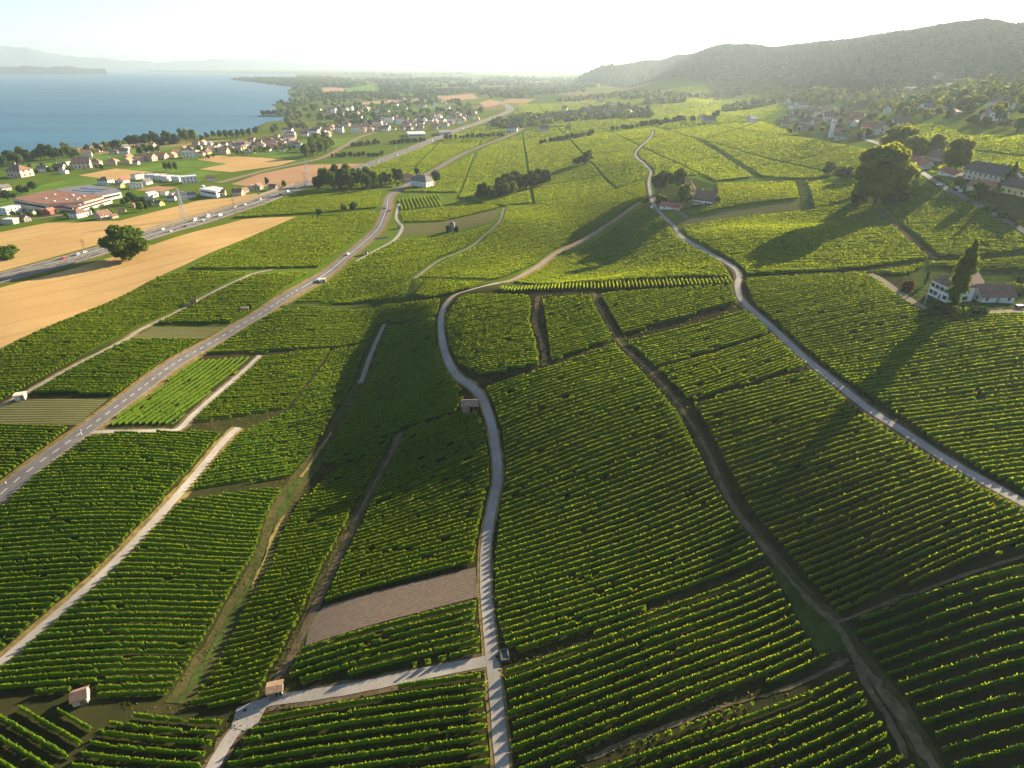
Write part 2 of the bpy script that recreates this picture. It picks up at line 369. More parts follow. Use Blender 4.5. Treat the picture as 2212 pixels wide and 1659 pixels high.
def far_range(name, prof, dep, mat, base=146, thick=2500):
    """a distant mountain range with its own slopes, from its skyline"""
    prof = np.array(prof, float); xs = np.arange(prof[0,0], prof[-1,0]+1, 8.0)
    ys = np.interp(xs, prof[:,0], prof[:,1]) + 1.2*np.sin(xs/13) + .8*np.sin(xs/5.3+1)
    v = []; nr = 9
    for j in range(nr):
        q = j/(nr-1); k = np.sin(min(q,1)*math.pi)**1.2
        for x_, y_ in zip(xs, ys):
            d = ray(x_, y_); top = H + d[2]*dep; dd = dep + (q-.5)*2*thick*.5
            z = -40 + (top+40)*k*(1 if j == nr//2 else (1+.10*math.sin(x_/21+j*1.7)))
            v.append((d[0]*dd, d[1]*dd, z))
    nx = len(xs); f = [(j*nx+i, j*nx+i+1, (j+1)*nx+i+1, (j+1)*nx+i) for j in range(nr-1) for i in range(nx-1)]
    me = bpy.data.meshes.new(name); me.from_pydata(v, [], f); me.materials.append(mat); me.update()
    for pl in me.polygons: pl.use_smooth = True
    tag(link(name, me), kind='structure')
M['mount'] = simple('mountain_woods', (.075,.095,.075), .35, .003, .95)
far_range('mountains', [(-500,86),(-200,92),(0,97),(50,103),(100,112),(140,121),(200,124),(270,130),(330,134),(400,132),(470,127),(560,128),(640,134),(690,137),(780,141)], 20000, M['mount'], thick=4000)
far_range('mountains', [(600,143),(650,139),(690,136),(720,128),(770,118),(800,119),(850,128),(900,134),(960,138)], 22000, M['mount'], thick=3000)
far_range('mountains', [(880,146),(920,141),(955,137),(985,142),(1030,147)], 19000, M['mount'], thick=2500)
far_range('mountains', [(1010,143),(1040,139),(1080,134),(1110,132),(1150,118),(1190,107),(1260,101),(1340,96),(1450,92),(1560,90),(1700,96)], 22500, M['mount'], thick=3000)
far_range('hills', [(-500,150),(-100,146),(0,143),(150,144),(230,150)], 10800, M['mount'], thick=900)

# ------------------------------------------------------------------ draped sheets and ribbons
MASKX0, MASKY0, MRES = -900.0, 40.0, 0.75
MNX, MNY = int(2500/MRES), int(2700/MRES)
mask = np.zeros((MNX, MNY), np.uint8)
mgx = MASKX0 + (np.arange(MNX)+.5)*MRES; mgy = MASKY0 + (np.arange(MNY)+.5)*MRES
def mask_poly(P, val, only_free=False):
    P = np.asarray(P)[:, :2]
    i0, i1 = [int(np.clip((q-MASKX0)/MRES, 0, MNX)) for q in (P[:,0].min()-1, P[:,0].max()+1)]
    j0, j1 = [int(np.clip((q-MASKY0)/MRES, 0, MNY)) for q in (P[:,1].min()-1, P[:,1].max()+1)]
    if i1 <= i0 or j1 <= j0: return
    X, Y = np.meshgrid(mgx[i0:i1], mgy[j0:j1], indexing='ij'); ins = inpoly(X, Y, P)
    if only_free: ins &= mask[i0:i1, j0:j1] == 0
    mask[i0:i1, j0:j1][ins] = val
def mask_get(x, y):
    i = ((x-MASKX0)/MRES).astype(int); j = ((y-MASKY0)/MRES).astype(int)
    ok = (i >= 0) & (i < MNX) & (j >= 0) & (j < MNY); r = np.full(x.shape, 255, np.uint8)
    r[ok] = mask[i[ok], j[ok]]; return r
def sheet(name, px, mat, lift=.06, step=None, maskval=None, world=False):
    P = np.asarray(px, float) if world else ats(px)
    d = max(60, np.median(np.hypot(P[:,0], P[:,1])))
    step = step or np.clip(d/70, 2.2, 30)
    B = []
    for i in range(len(P)):
        a, b = P[i,:2], P[(i+1) % len(P),:2]; k = max(1, int(np.hypot(*(b-a))/step))
        for t in range(k): B.append(a + (b-a)*t/k)
    B = np.array(B)
    gx = np.arange(B[:,0].min()+step*.5, B[:,0].max(), step); gy = np.arange(B[:,1].min()+step*.5, B[:,1].max(), step)
    X, Y = np.meshgrid(gx, gy); X = X.ravel() + rng.uniform(-.05,.05,X.size)*step; Y = Y.ravel()
    ok = inpoly(X, Y, B); ok &= dist_poly(X, Y, B) > step*.35
    Q = np.vstack([B, np.column_stack([X[ok], Y[ok]])])
    r = delaunay_2d_cdt([Vector(q) for q in Q], [], [list(range(len(B)))], 1, 1e-5)
    V2 = np.array([tuple(q) for q in r[0]]); z = hz(V2[:,0], V2[:,1]) + lift
    me = bpy.data.meshes.new(name); me.from_pydata(np.column_stack([V2, z]).tolist(), [], r[2]); me.materials.append(mat); me.update()
    if maskval is not None: mask_poly(P, maskval)
    return tag(link(name, me), kind='structure')
def smooth_line(P, step):
    P = np.asarray(P); out_ = []
    E = np.vstack([2*P[0]-P[1], P, 2*P[-1]-P[-2]])
    for i in range(1, len(E)-2):
        a, b, c, d = E[i-1:i+3]; k = max(2, int(np.hypot(*(c-b)[:2])/step))
        for t in np.arange(k)/k:
            out_.append(.5*((2*b)+(-a+c)*t+(2*a-5*b+4*c-d)*t*t+(-a+3*b-3*c+d)*t**3))
    out_.append(E[-2]); return np.array(out_)
def normals(L):
    T = np.gradient(L[:,:2], axis=0); T /= np.linalg.norm(T, axis=1)[:,None] + 1e-9
    return np.column_stack([-T[:,1], T[:,0]])
def ribbon_v(L, o0, o1, lift, nc=3, jit=0):
    N = normals(L); V = []
    for k in range(nc):
        o = o0 + (o1-o0)*k/(nc-1); oo = np.full(len(L), o)
        if jit and k in (0, nc-1):
            s = np.cumsum(rng.normal(0, 1, len(L))); s = np.convolve(s-np.linspace(s[0], s[-1], len(L)), np.ones(3)/3, 'same')
            oo = oo + jit*np.clip(rng.normal(0, .5, len(L)) + .25*s, -1, 1)
        q = L[:,:2] + N*oo[:,None]; V.append(np.column_stack([q, hz(q[:,0], q[:,1]) + lift]))
    n_ = len(L); V = np.vstack(V)
    i = np.arange(n_-1); f = np.vstack([np.stack([k*n_+i, (k+1)*n_+i, (k+1)*n_+i+1, k*n_+i+1], -1)[:, ::-1] for k in range(nc-1)])
    return V, f
def road(name, px, width, mat, lift=.16, step=None, maskw=None, jit=0, verge=None, line=None):
    L = line if line is not None else smooth_line(ats(px), 4 if step is None else step)
    d = np.median(np.hypot(L[:,0], L[:,1]))
    V, f = ribbon_v(L, -width/2, width/2, lift, 4, jit)
    o = tag(link(name, np_mesh(name, V, f, mat)), kind='structure')
    mw = (maskw or width+1.6)/2; N = normals(L)
    seg = np.vstack([L[:,:2]+N*mw, (L[:,:2]-N*mw)[::-1]])
    for i in range(len(L)-1):
        mask_poly(np.array([L[i,:2]+N[i]*mw, L[i+1,:2]+N[i+1]*mw, L[i+1,:2]-N[i+1]*mw, L[i,:2]-N[i]*mw]), 1)
    if mat in (M['concrete'], M['asphalt'], M['gravel']):
        for i in range(len(L)-1): mask_poly(np.array([L[i,:2]+N[i]*(width/2+.3), L[i+1,:2]+N[i+1]*(width/2+.3), L[i+1,:2]-N[i+1]*(width/2+.3), L[i,:2]-N[i]*(width/2+.3)]), 8)
    if verge:
        vw, vm = verge
        V, f = ribbon_v(L, -width/2-vw, width/2+vw, lift-.07, 5, .5)
        tag(link('verge', np_mesh('verge', V, f, vm)), kind='structure')
    return L
def stripes(name, L, off, wd, lift, dash=None, gap=None):
    s = np.concatenate([[0], np.cumsum(np.hypot(*np.diff(L[:,:2], axis=0).T))])
    if dash is None:
        V, f = ribbon_v(L, off-wd/2, off+wd/2, lift, 2); return tag(link(name, np_mesh(name, V, f, M['paint'])), kind='structure')
    VV = []; FF = []; b = 0; t = 0
    while t < s[-1]-dash:
        q = np.linspace(t, t+dash, 3); l = np.column_stack([np.interp(q, s, L[:,k]) for k in range(3)])
        V, f = ribbon_v(l, off-wd/2, off+wd/2, lift, 2); VV.append(V); FF.append(f+b); b += len(V); t += dash+gap
    return tag(link(name, np_mesh(name, np.vstack(VV), np.vstack(FF), M['paint'])), kind='structure')

# --- roads
main_road = road('road', [(-120,1150),(-50,1107),(0,1070),(50,1027),(167,942),(267,868),(390,778),(500,715),(583,665),(683,605),(752,552),(792,519),(820,489),(835,452),(839,430),(852,415),(868,405),(885,396),(909,383),(946,363),(996,334),(1034,318),(1060,308),(1100,293),(1130,277)], 7.0, M['asphalt'], .2, verge=(3.2, M['drygrass']), maskw=12.5)
nm = int(len(main_road)*.5)
nk = int(nm*.33)
stripes('road_marking', main_road[:nk], 0, .2, .25, 3.0, 3.0); stripes('road_marking', main_road[nk:nm], 0, .22, .25)
V, f = ribbon_v(main_road[:nm], 3.52, 4.0, .21, 2); tag(link('kerb', np_mesh('kerb', V, f, M['gravel'])), kind='structure')
V, f = ribbon_v(main_road[:nm], -4.3, -3.52, .21, 2); tag(link('kerb', np_mesh('kerb', V, f, M['gravel'])), kind='structure')
center_road = road('road', [(1092,1760),(1085,1659),(1071,1506),(1062,1423),(1050,1300),(1047,1239),(1049,1173),(1060,1106),(1073,1040),(1073,1000),(1067,950),(1060,915),(1046,872),(1026,842),(984,809),(962,766),(952,706),(958,666),(982,638),(1018,626),(1052,617),(1078,611)], 2.9, M['concrete'], .16, 2.5, 5.0, .12, (1.1, M['drygrass']))
road('road', [(1078,611),(1105,606),(1145,586),(1198,549),(1265,516),(1300,494),(1342,466),(1378,440),(1408,425)], 3.2, M['gravel'], .2, 3, 6.5, .3, (1.6, M['drygrass']))
road('road', [(1411,282),(1405,297),(1373,331),(1396,358),(1406,371),(1402,390),(1403,408),(1411,441),(1433,468),(1458,493),(1487,522),(1521,541),(1560,562),(1588,580),(1597,597),(1593,615),(1600,645),(1633,678),(1677,717),(1743,778),(1827,845),(1877,885),(1947,930),(2030,985),(2110,1032),(2212,1087),(2330,1146),(2480,1220)], 3.0, M['concrete'], .2, 3, 5.6, .12, (.9, M['dirt']))
road('road', [(1055,1428),(990,1441),(880,1463),(760,1488),(660,1504),(585,1515),(545,1533),(515,1570),(490,1605),(467,1645),(440,1700)], 2.9, M['concrete'], .14, 2, 4.4, .1, (.7, M['dirt']))
sheet('road', [(512,1530),(560,1512),(575,1530),(556,1566),(530,1580),(500,1572)], M['concrete'], .19, 1.5, 1)
road('path', [(515,924),(485,952),(410,1040),(330,1130),(230,1232),(100,1347),(0,1432),(-90,1500)], 2.6, M['concrete'], .16, 2.5, 5.2, .12, (1.4, M['drygrass']))
road('path', [(590,582),(545,592),(517,605),(417,655),(313,708),(267,737),(167,788),(67,843),(0,878),(-90,920)], 1.9, M['concrete'], .18, 3, 5.0, .15, (1.6, M['drygrass']))
road('path', [(562,768),(470,850),(420,895),(385,928),(350,930),(290,932),(205,934),(180,938)], 2.4, M['concrete'], .16, 2.5, 4.6, .12, (.9, M['dirt']))
road('path', [(830,700),(812,740),(800,770),(778,828)], 2.6, M['gravel'], .16, 2.5, 8, .2, (2.6, M['grass']))
road('ditch', [(778,828),(755,872),(720,930),(685,990),(640,1050),(600,1120),(568,1210),(500,1330),(440,1440),(385,1520)], 1.6, M['grass'], .16, 2.5, 6.4, .7, (2.6, M['verge2']))
road('ditch', [(716,935),(690,975),(668,1010),(650,1032)], 1.3, M['drygrass'], .3, 2, 3, .4)
road('ditch', [(615,1115),(590,1160),(570,1215),(545,1270)], .9, M['drygrass'], .3, 2, 3, .4)
road('path', [(865,935),(838,995),(790,1080),(740,1180),(700,1262),(663,1345),(622,1425),(585,1495)], 2.2, M['dirt'], .14, 2.5, 5.2, .6, (1.5, M['verge2']))
road('path', [(1162,640),(1156,690),(1170,740),(1179,790)], 2.4, M['dirt'], .14, 2.5, 5.0, .5)
path_r = road('path', [(1282,632),(1290,655),(1312,695),(1335,735),(1362,765),(1420,822),(1478,895),(1528,980),(1556,1045),(1590,1106),(1662,1199),(1728,1276),(1802,1349),(1842,1406),(1892,1473),(1942,1539),(1985,1610),(2030,1680)], 1.3, M['track'], .16, 1.5, 3.8, .4, (1.0, M['verge2']))
road('path', [(1842,1410),(1870,1475),(1915,1545),(1960,1640)], 1.0, M['track'], .15, 2.5, 4, .3)
road('path', [(1265,1640),(1475,1555),(1675,1493),(1832,1424)], 1.0, M['track'], .14, 2.5, 3.4, .4)
road('path', [(1802,1347),(1898,1309),(2050,1255),(2250,1190)], 0.9, M['track'], .14, 2.5, 3.6, .4)
road('path', [(1088,449),(1078,479),(1042,512),(1012,536),(948,564),(895,602)], 2.6, M['gravel'], .2, 3, 5.5, .2)
road('path', [(895,604),(880,640),(805,657),(738,667),(660,662),(605,663)], 3.0, M['grass'], .2, 3, 6.0, .4)
road('path', [(862,440),(856,470),(868,492),(850,520),(800,548),(770,565)], 3.0, M['concrete'], .2, 3, 5, .2)
road('path', [(1510,305),(1540,320),(1570,340),(1620,372),(1638,385)], 4.5, M['grass'], .2, 3, 6.5, .3)
road('path', [(1408,425),(1425,440),(1460,455),(1485,470)], 3, M['asphalt'], .22, 3, 5)
road('path', [(1500,304),(1530,299),(1560,290),(1620,272),(1640,262)], 4, M['gravel'], .3, 4, 6)
road('path', [(1638,387),(1720,391),(1850,388)], 3, M['grass'], .2, 3, 7, .3)
road('path', [(1728,393),(1738,420),(1745,458)], 7, M['grass'], .2, 3, 8, .4)
road('path', [(1900,452),(1950,500),(2000,545),(2022,560)], 3, M['dirt'], .2, 3, 5.5, .3)
road('path', [(1600,601),(1720,594),(1880,586),(2020,563),(2130,560),(2240,545)], 2.6, M['grass'], .2, 3, 6.0, .3)
road('road', [(1878,592),(1905,606),(1940,632),(1985,660),(2030,680),(2070,684),(2130,676),(2212,672),(2300,668)], 3.2, M['gravel'], .2, 2.5, 6.0, .15, (1.0, M['grass']))
road('road', [(1975,345),(1988,365),(2005,382),(2040,405),(2080,425),(2140,458),(2212,500),(2300,555)], 3.4, M['asphalt'], .22, 3, 6, .1, (1.4, M['grass']))
road('road', [(1975,345),(1930,325),(1880,305),(1850,290)], 5, M['asphalt'], .35, 5, 8)
mway = smooth_line(ats([(-160,640),(-60,617),(0,601),(80,580),(150,561),(225,539),(310,514),(375,494),(475,464),(553,439),(609,417),(671,396),(771,365),(846,338),(934,303),(996,278),(1034,266),(1055,257),(1088,246),(1102,237),(1095,228),(1070,217)]), 6)
V, f = ribbon_v(mway, -16, 16, .22, 7); tag(link('verge', np_mesh('verge', V, f, M['drygrass'])), kind='structure')
for s_ in (-1, 1):
    N = normals(mway); l = mway.copy(); l[:,:2] += N*6.9*s_
    road('motorway', None, 10.8, M['asphalt'], .32, maskw=20, line=l)
    for off in (-4.6, 4.9): stripes('road_marking', l, off, .35, .42)
    stripes('road_marking', l[:len(l)//2], .4, .3, .42, 6, 9)
rail = smooth_line(ats([(-60,492),(0,484),(125,466),(200,452)]), 6)
road('railway', None, 6, M['gravel'], .3, line=rail)
rail2 = smooth_line(ats([(470,396),(530,380),(584,366),(640,354),(696,341),(740,318),(779,296),(830,280)]), 8)
road('railway', None, 8, M['gravel'], .35, line=rail2, verge=(4, M['drygrass']))

# --- fields
def fld(name, px, mat, lift=.1): sheet(name, px, mat, lift, maskval=2)
fld('wheat_field', [(-120,650),(0,622),(170,577),(240,556),(330,529),(430,498),(525,474),(560,471),(640,468),(560,503),(400,572),(338,600),(100,708),(0,757),(-120,812)], M['wheat'])
fld('wheat_field', [(-60,515),(0,502),(100,482),(258,477),(425,434),(553,418),(562,424),(470,452),(400,475),(308,502),(200,532),(100,560),(0,587),(-60,602)], M['wheat'])
fld('wheat_field', [(500,398),(560,376),(659,356),(790,353),(752,367),(690,386),(640,400),(560,405)], M['wheat2'], .15)
fld('wheat_field', [(170,379),(250,364),(365,375),(310,388),(250,390)], M['wheat'], .15)
fld('wheat_field', [(425,345),(465,336),(560,340),(640,347),(600,358),(500,372),(430,366),(490,354)], M['wheat'], .15)
fld('wheat_field', [(290,411),(340,402),(385,405),(350,414)], M['wheat2'], .15)
fld('meadow', [(-60,448),(0,432),(100,397),(170,381),(248,393),(225,402),(150,418),(60,434),(0,445)], M['lawn'])
fld('meadow', [(262,365),(330,355),(420,346),(492,355),(420,368),(370,374)], M['lawn'])
fld('meadow', [(375,377),(430,369),(480,372),(430,388),(400,382)], M['lawn'])
fld('meadow', [(50,352),(200,337),(300,321),(400,315),(330,330),(220,347),(60,368)], M['lawn'])
fld('meadow', [(500,330),(600,327),(650,334),(640,344),(560,338)], M['lawn'])
fld('meadow', [(590,323),(640,305),(780,296),(740,316),(650,330)], M['lawn'])
M['soil'] = field_mat('ploughed_soil', (.25,.20,.165), (.33,.27,.22), None, s=.2, bmp=.25)
def px_dir(a, b):
    p, q = at(*a), at(*b); return math.atan2(q[1]-p[1], q[0]-p[0])
M['soil'] = field_mat('ploughed_soil', (.125,.095,.07), (.18,.135,.10), -px_dir((700,1308),(1030,1222)), .8, s=.6, bmp=.12, dark=(.12,.092,.07))
fld('ploughed_field', [(697,1312),(1028,1226),(1032,1290),(660,1396),(668,1350)], M['soil'])
def young(nm, a, b, sp): return field_mat(nm, (.13,.10,.05), (.17,.13,.065), -px_dir(a, b), sp, s=.12, bmp=.3, dark=(.07,.095,.025))
M['young1'] = young('young_vines', (300,720), (480,720), 1.9)
fld('young_vineyard', [(330,707),(488,706),(440,732),(282,732)], M['young1'])
M['young2'] = young('young_vines', (40,890), (200,890), 1.9)
fld('young_vineyard', [(45,864),(235,862),(168,918),(-60,915),(-60,905)], M['young2'])
M['young3'] = young('young_vines', (870,495), (1060,470), 2.2)
fld('young_vineyard', [(866,487),(960,478),(1060,456),(1078,456),(1066,478),(980,500),(866,510)], M['young3'])
M['young4'] = young('young_vines', (1490,480), (1720,450), 2.2)
fld('young_vineyard', [(1458,479),(1560,457),(1720,437),(1728,453),(1480,487)], M['young4'])
fld('grass_plot', [(1655,1222),(1690,1240),(1800,1352),(1838,1405),(1765,1412),(1745,1380),(1700,1290)], M['grass'])
fld('grass_plot', [(1440,440),(1480,455),(1550,435),(1545,400),(1500,385),(1450,385),(1412,400),(1420,440)], M['grass'])
fld('grass_plot', [(1945,600),(2000,575),(2212,590),(2260,640),(2212,668),(2060,680),(1985,655)], M['grass'])
fld('grass_plot', [(1985,352),(2060,372),(2212,380),(2300,420),(2212,490),(2080,418)], M['grass'])
sheet('village_ground', [(1672,262),(1700,240),(1760,232),(1850,246),(1930,260),(1945,288),(1880,303),(1820,312),(1780,298),(1720,302),(1690,292)], M['grass'], .12)
for a, b, r_m in ((178,1508,3.2),(597,1493,2.6),(1015,880,4.5),(530,669,3.5),(420,654,2.5),(698,608,3),(1090,1418,2.6),(790,549,3),(977,496,4)):
    c = at(a, b); mask_poly(np.array([(c[0]+r_m*math.cos(t), c[1]+r_m*math.sin(t)) for t in np.arange(0, 6.2, .5)]), 1)

# ------------------------------------------------------------------ vines
PL = []   # name, polygon px, row px a, row px b, spacing, label
def plot(poly, a, b, sp, label, h=1.65): PL.append((poly, a, b, sp, label, h))
plot([(0,1100),(180,955),(205,943),(480,938),(478,950),(400,1040),(320,1128),(220,1230),(90,1345),(0,1420),(-120,1500),(-120,1190)],(100,1100),(350,1099),2.0,'vine row of the large slope between the asphalt road and the straight pale path')
plot([(568,772),(714,758),(620,884),(400,920)],(450,850),(620,838),1.9,'vine row of the small block right of the short path, above the path corner')
plot([(528,936),(630,889),(722,758),(808,737),(788,800),(745,895),(690,955),(640,1030),(400,1065)],(450,1000),(620,978),1.9,'vine row on the half shaded block between path corner and ditch')
plot([(395,1086),(612,1052),(578,1160),(556,1240),(440,1400),(375,1500),(230,1512),(60,1498),(-60,1498),(0,1445),(110,1350),(240,1232)],(150,1380),(450,1376),2.0,'long vine row of the terrace between straight pale path and grassy ditch')
plot([(-60,1545),(0,1535),(80,1532),(215,1552),(195,1592),(130,1665),(60,1740),(-60,1740)],(27,1529),(160,1606),3.0,'slanting vine row in the bottom left corner below the small hut')
plot([(250,1556),(345,1543),(488,1545),(478,1575),(445,1659),(420,1720),(110,1720),(200,1612)],(257,1549),(467,1569),2.4,'vine row of the bottom block left of the bending concrete lane')
plot([(735,1012),(832,985),(795,1060),(720,1215),(650,1365),(600,1440),(560,1505),(500,1540),(400,1520),(470,1420),(545,1290),(615,1145),(655,1080)],(600,1250),(700,1228),2.0,'vine row of the narrow strip between grassy ditch and dirt track')
plot([(880,928),(1028,890),(1040,912),(1056,960),(1056,1060),(1040,1150),(1032,1217),(702,1305),(745,1210),(805,1090),(850,1000)],(720,1290),(1000,1215),1.9,'vine row of the block above the ploughed field, left of the concrete road')
plot([(662,1399),(1034,1296),(1040,1340),(1042,1413),(860,1452),(622,1480),(640,1430)],(662,1398),(1034,1296),2.3,'vine row of the small block just below the ploughed field')
plot([(575,1548),(720,1512),(900,1477),(1045,1448),(1052,1530),(1062,1659),(1065,1740),(440,1740),(540,1590)],(600,1600),(1000,1540),2.3,'vine row of the bottom block enclosed by the forking concrete roads')
plot([(818,708),(942,690),(946,745),(960,792),(988,832),(1003,858),(995,888),(865,930),(835,985),(735,1008),(690,1000),(735,930),(772,850),(795,780)],(800,960),(930,920),1.9,'vine row on the shaded slope left of the bending concrete road')
plot([(615,670),(700,668),(790,673),(840,660),(950,650),(945,686),(818,700),(805,735),(715,754),(560,764),(445,768),(520,710)],(520,740),(740,730),1.9,'vine row in the hollow right of the asphalt road')
plot([(425,781),(552,773),(460,845),(378,918),(218,922),(250,900),(340,840)],(210,915),(417,779),2.3,'vine row running along the asphalt road in the wedge shaped block', 1.2)
plot([(550,598),(672,590),(600,636),(498,698),(338,700),(430,655)],(450,660),(600,660),1.9,'vine row of the block between farm path and asphalt road near the brown shed')
plot([(275,736),(432,734),(380,770),(248,855),(75,852),(170,792)],(100,835),(300,838),1.9,'vine row of the block between two young vineyards left of the asphalt road')
plot([(-60,922),(0,920),(148,926),(80,985),(0,1038),(-60,1075)],(0,960),(80,962),1.9,'vine row of the wedge at the left edge beside the asphalt road')
plot([(-120,812),(0,760),(100,712),(340,603),(405,588),(535,592),(415,650),(300,705),(150,786),(0,868),(-120,920)],(100,760),(300,760),1.9,'vine row of the long block along the lower edge of the wheat field')
plot([(640,472),(812,458),(815,475),(780,510),(690,578),(560,582),(408,584),(560,507)],(560,550),(700,548),2.0,'vine row of the broad block between wheat field and curving asphalt road')
plot([(505,472),(560,444),(640,418),(680,414),(825,415),(815,450),(640,464)],(600,450),(780,445),2.0,'vine row of the block between the motorway and the field trees')
plot([(998,642),(1140,642),(1150,665),(1143,690),(1168,790),(1042,818),(992,790),(967,742),(962,690)],(1000,740),(1140,715),1.9,'vine row of the block inside the bend of the concrete road')
plot([(1172,650),(1278,642),(1298,690),(1328,733),(1192,783),(1180,700)],(1190,770),(1320,735),1.9,'vine row between the short dirt track and the path on the hill')
plot([(1072,624),(1200,619),(1350,613),(1500,608),(1585,604),(1585,616),(1500,621),(1300,628),(1090,632)],(1200,619),(1197,629),1.9,'short sunlit vine row standing on end along the hill crest')
plot([(1295,638),(1583,620),(1598,652),(1345,723),(1315,670)],(1340,728),(1605,665),1.9,'vine row of the topmost block below the hill crest')
plot([(1358,742),(1612,674),(1660,720),(1416,796)],(1355,740),(1610,672),1.9,'vine row of the second block below the crest, left of the curving lane')
plot([(1422,801),(1667,726),(1740,794),(1488,868)],(1420,800),(1665,725),1.9,'vine row of the third block below the crest, crossed by a tree shadow')
plot([(1498,876),(1745,802),(1850,893),(1960,965),(2080,1038),(2212,1110),(2500,1235),(2500,1110+150),(2212,1200),(1990,1280),(1815,1338),(1720,1222),(1620,1105),(1575,1020),(1530,930)],(1640,1100),(1900,1010),2.1,'vine row of the big right hand slope between gravel path and curving lane')
plot([(1825,1352),(2212,1220),(2560,1100),(2560,1740),(2080,1740),(1975,1540),(1885,1420)],(1900,1450),(2150,1365),3.0,'widely spaced vine row in the bottom right corner')
plot([(1050,842),(1185,800),(1328,748),(1392,818),(1460,893),(1508,985),(1538,1050),(1585,1128),(1640,1190),(1650,1213),(1100,1420),(1072,1330),(1066,1250),(1080,1120),(1094,1020),(1086,940),(1068,880)],(1100,1250),(1500,1115),2.0,'long vine row of the central hillside right of the concrete road')
plot([(1095,1440),(1655,1228),(1690,1295),(1745,1390),(1750,1415),(1810,1418),(1670,1483),(1470,1545),(1250,1635),(1200,1740),(1100,1740),(1090,1530)],(1150,1550),(1600,1380),2.3,'vine row of the lower central block above the thin gravel track')
plot([(1290,1645),(1480,1567),(1680,1505),(1834,1440),(1880,1510),(1935,1600),(1965,1659),(2000,1740),(1220,1740)],(1400,1640),(1750,1510),2.3,'dark vine row of the bottom block below the thin gravel track')
plot([(1608,606),(1740,598),(1870,590),(1900,612),(1960,658),(2050,692),(2130,684),(2212,682),(2480,680),(2480,1180),(2212,1065),(2100,1010),(1960,915),(1830,828),(1700,733),(1630,668)],(1750,740),(2100,682),2.1,'vine row of the bright slope below the house with the poplar')
plot([(1592,574),(1560,556),(1500,518),(1475,492),(1740,458),(1840,440),(1890,450),(1945,500),(2012,560),(1870,580),(1610,596)],(1650,560),(1900,552),2.0,'vine row under the long shadow of the largest tree')
plot([(1905,452),(1990,402),(2060,424),(2212,520),(2300,560),(2300,535),(2130,555),(2028,558),(1960,495)],(1980,500),(2200,500),2.0,'vine row of the slope right of the largest tree')
plot([(1892,590),(2020,570),(2130,563),(2300,545),(2300,580),(2100,585),(1950,598)],(2000,580),(2200,572),2.0,'vine row of the strip behind the house with the poplar')
plot([(1548,398),(1715,394),(1725,430),(1560,452),(1475,470),(1530,452),(1556,440),(1552,420)],(1580,420),(1710,412),2.0,'vine row of the block right of the farm with the red roof')
plot([(1735,394),(1845,390),(1840,430),(1752,456)],(1750,420),(1840,415),2.0,'vine row of the block left of the largest tree')
plot([(1110,612),(1200,560),(1395,447),(1425,462),(1470,502),(1555,572),(1575,600),(1300,612)],(1250,590),(1480,560),2.0,'vine row in the shaded hollow behind the hill crest')
plot([(1092,447),(1240,440),(1390,392),(1396,430),(1270,508),(1150,575),(1065,607),(905,602),(945,578),(1050,522)],(1050,560),(1280,490),2.0,'vine row of the long bright slope below the dark copse')
plot([(848,522),(1000,506),(1068,486),(1050,512),(1000,542),(890,600),(840,640),(640,655),(770,570)],(760,610),(930,580),2.0,'vine row of the sloping block right of the asphalt road')
plot([(862,432),(950,422),(955,446),(866,455)],(872,432),(880,454),4.2,'upright looking vine row of the small striped block by the roadside lane')
plot([(692,658),(800,640),(915,607),(884,640),(800,652)],(720,652),(900,615),2.0,'vine row of the lens shaped block in the valley left of the hill crest')
plot([(898,640),(926,604),(1045,613),(1015,624),(980,634),(930,646)],(920,630),(1030,614),2.0,'vine row of the small block just left of the road junction')
plot([(866,460),(960,450),(1060,442),(1078,450),(985,476),(870,482)],(880,472),(1050,450),2.0,'vine row of the strip above the pale young vineyard')

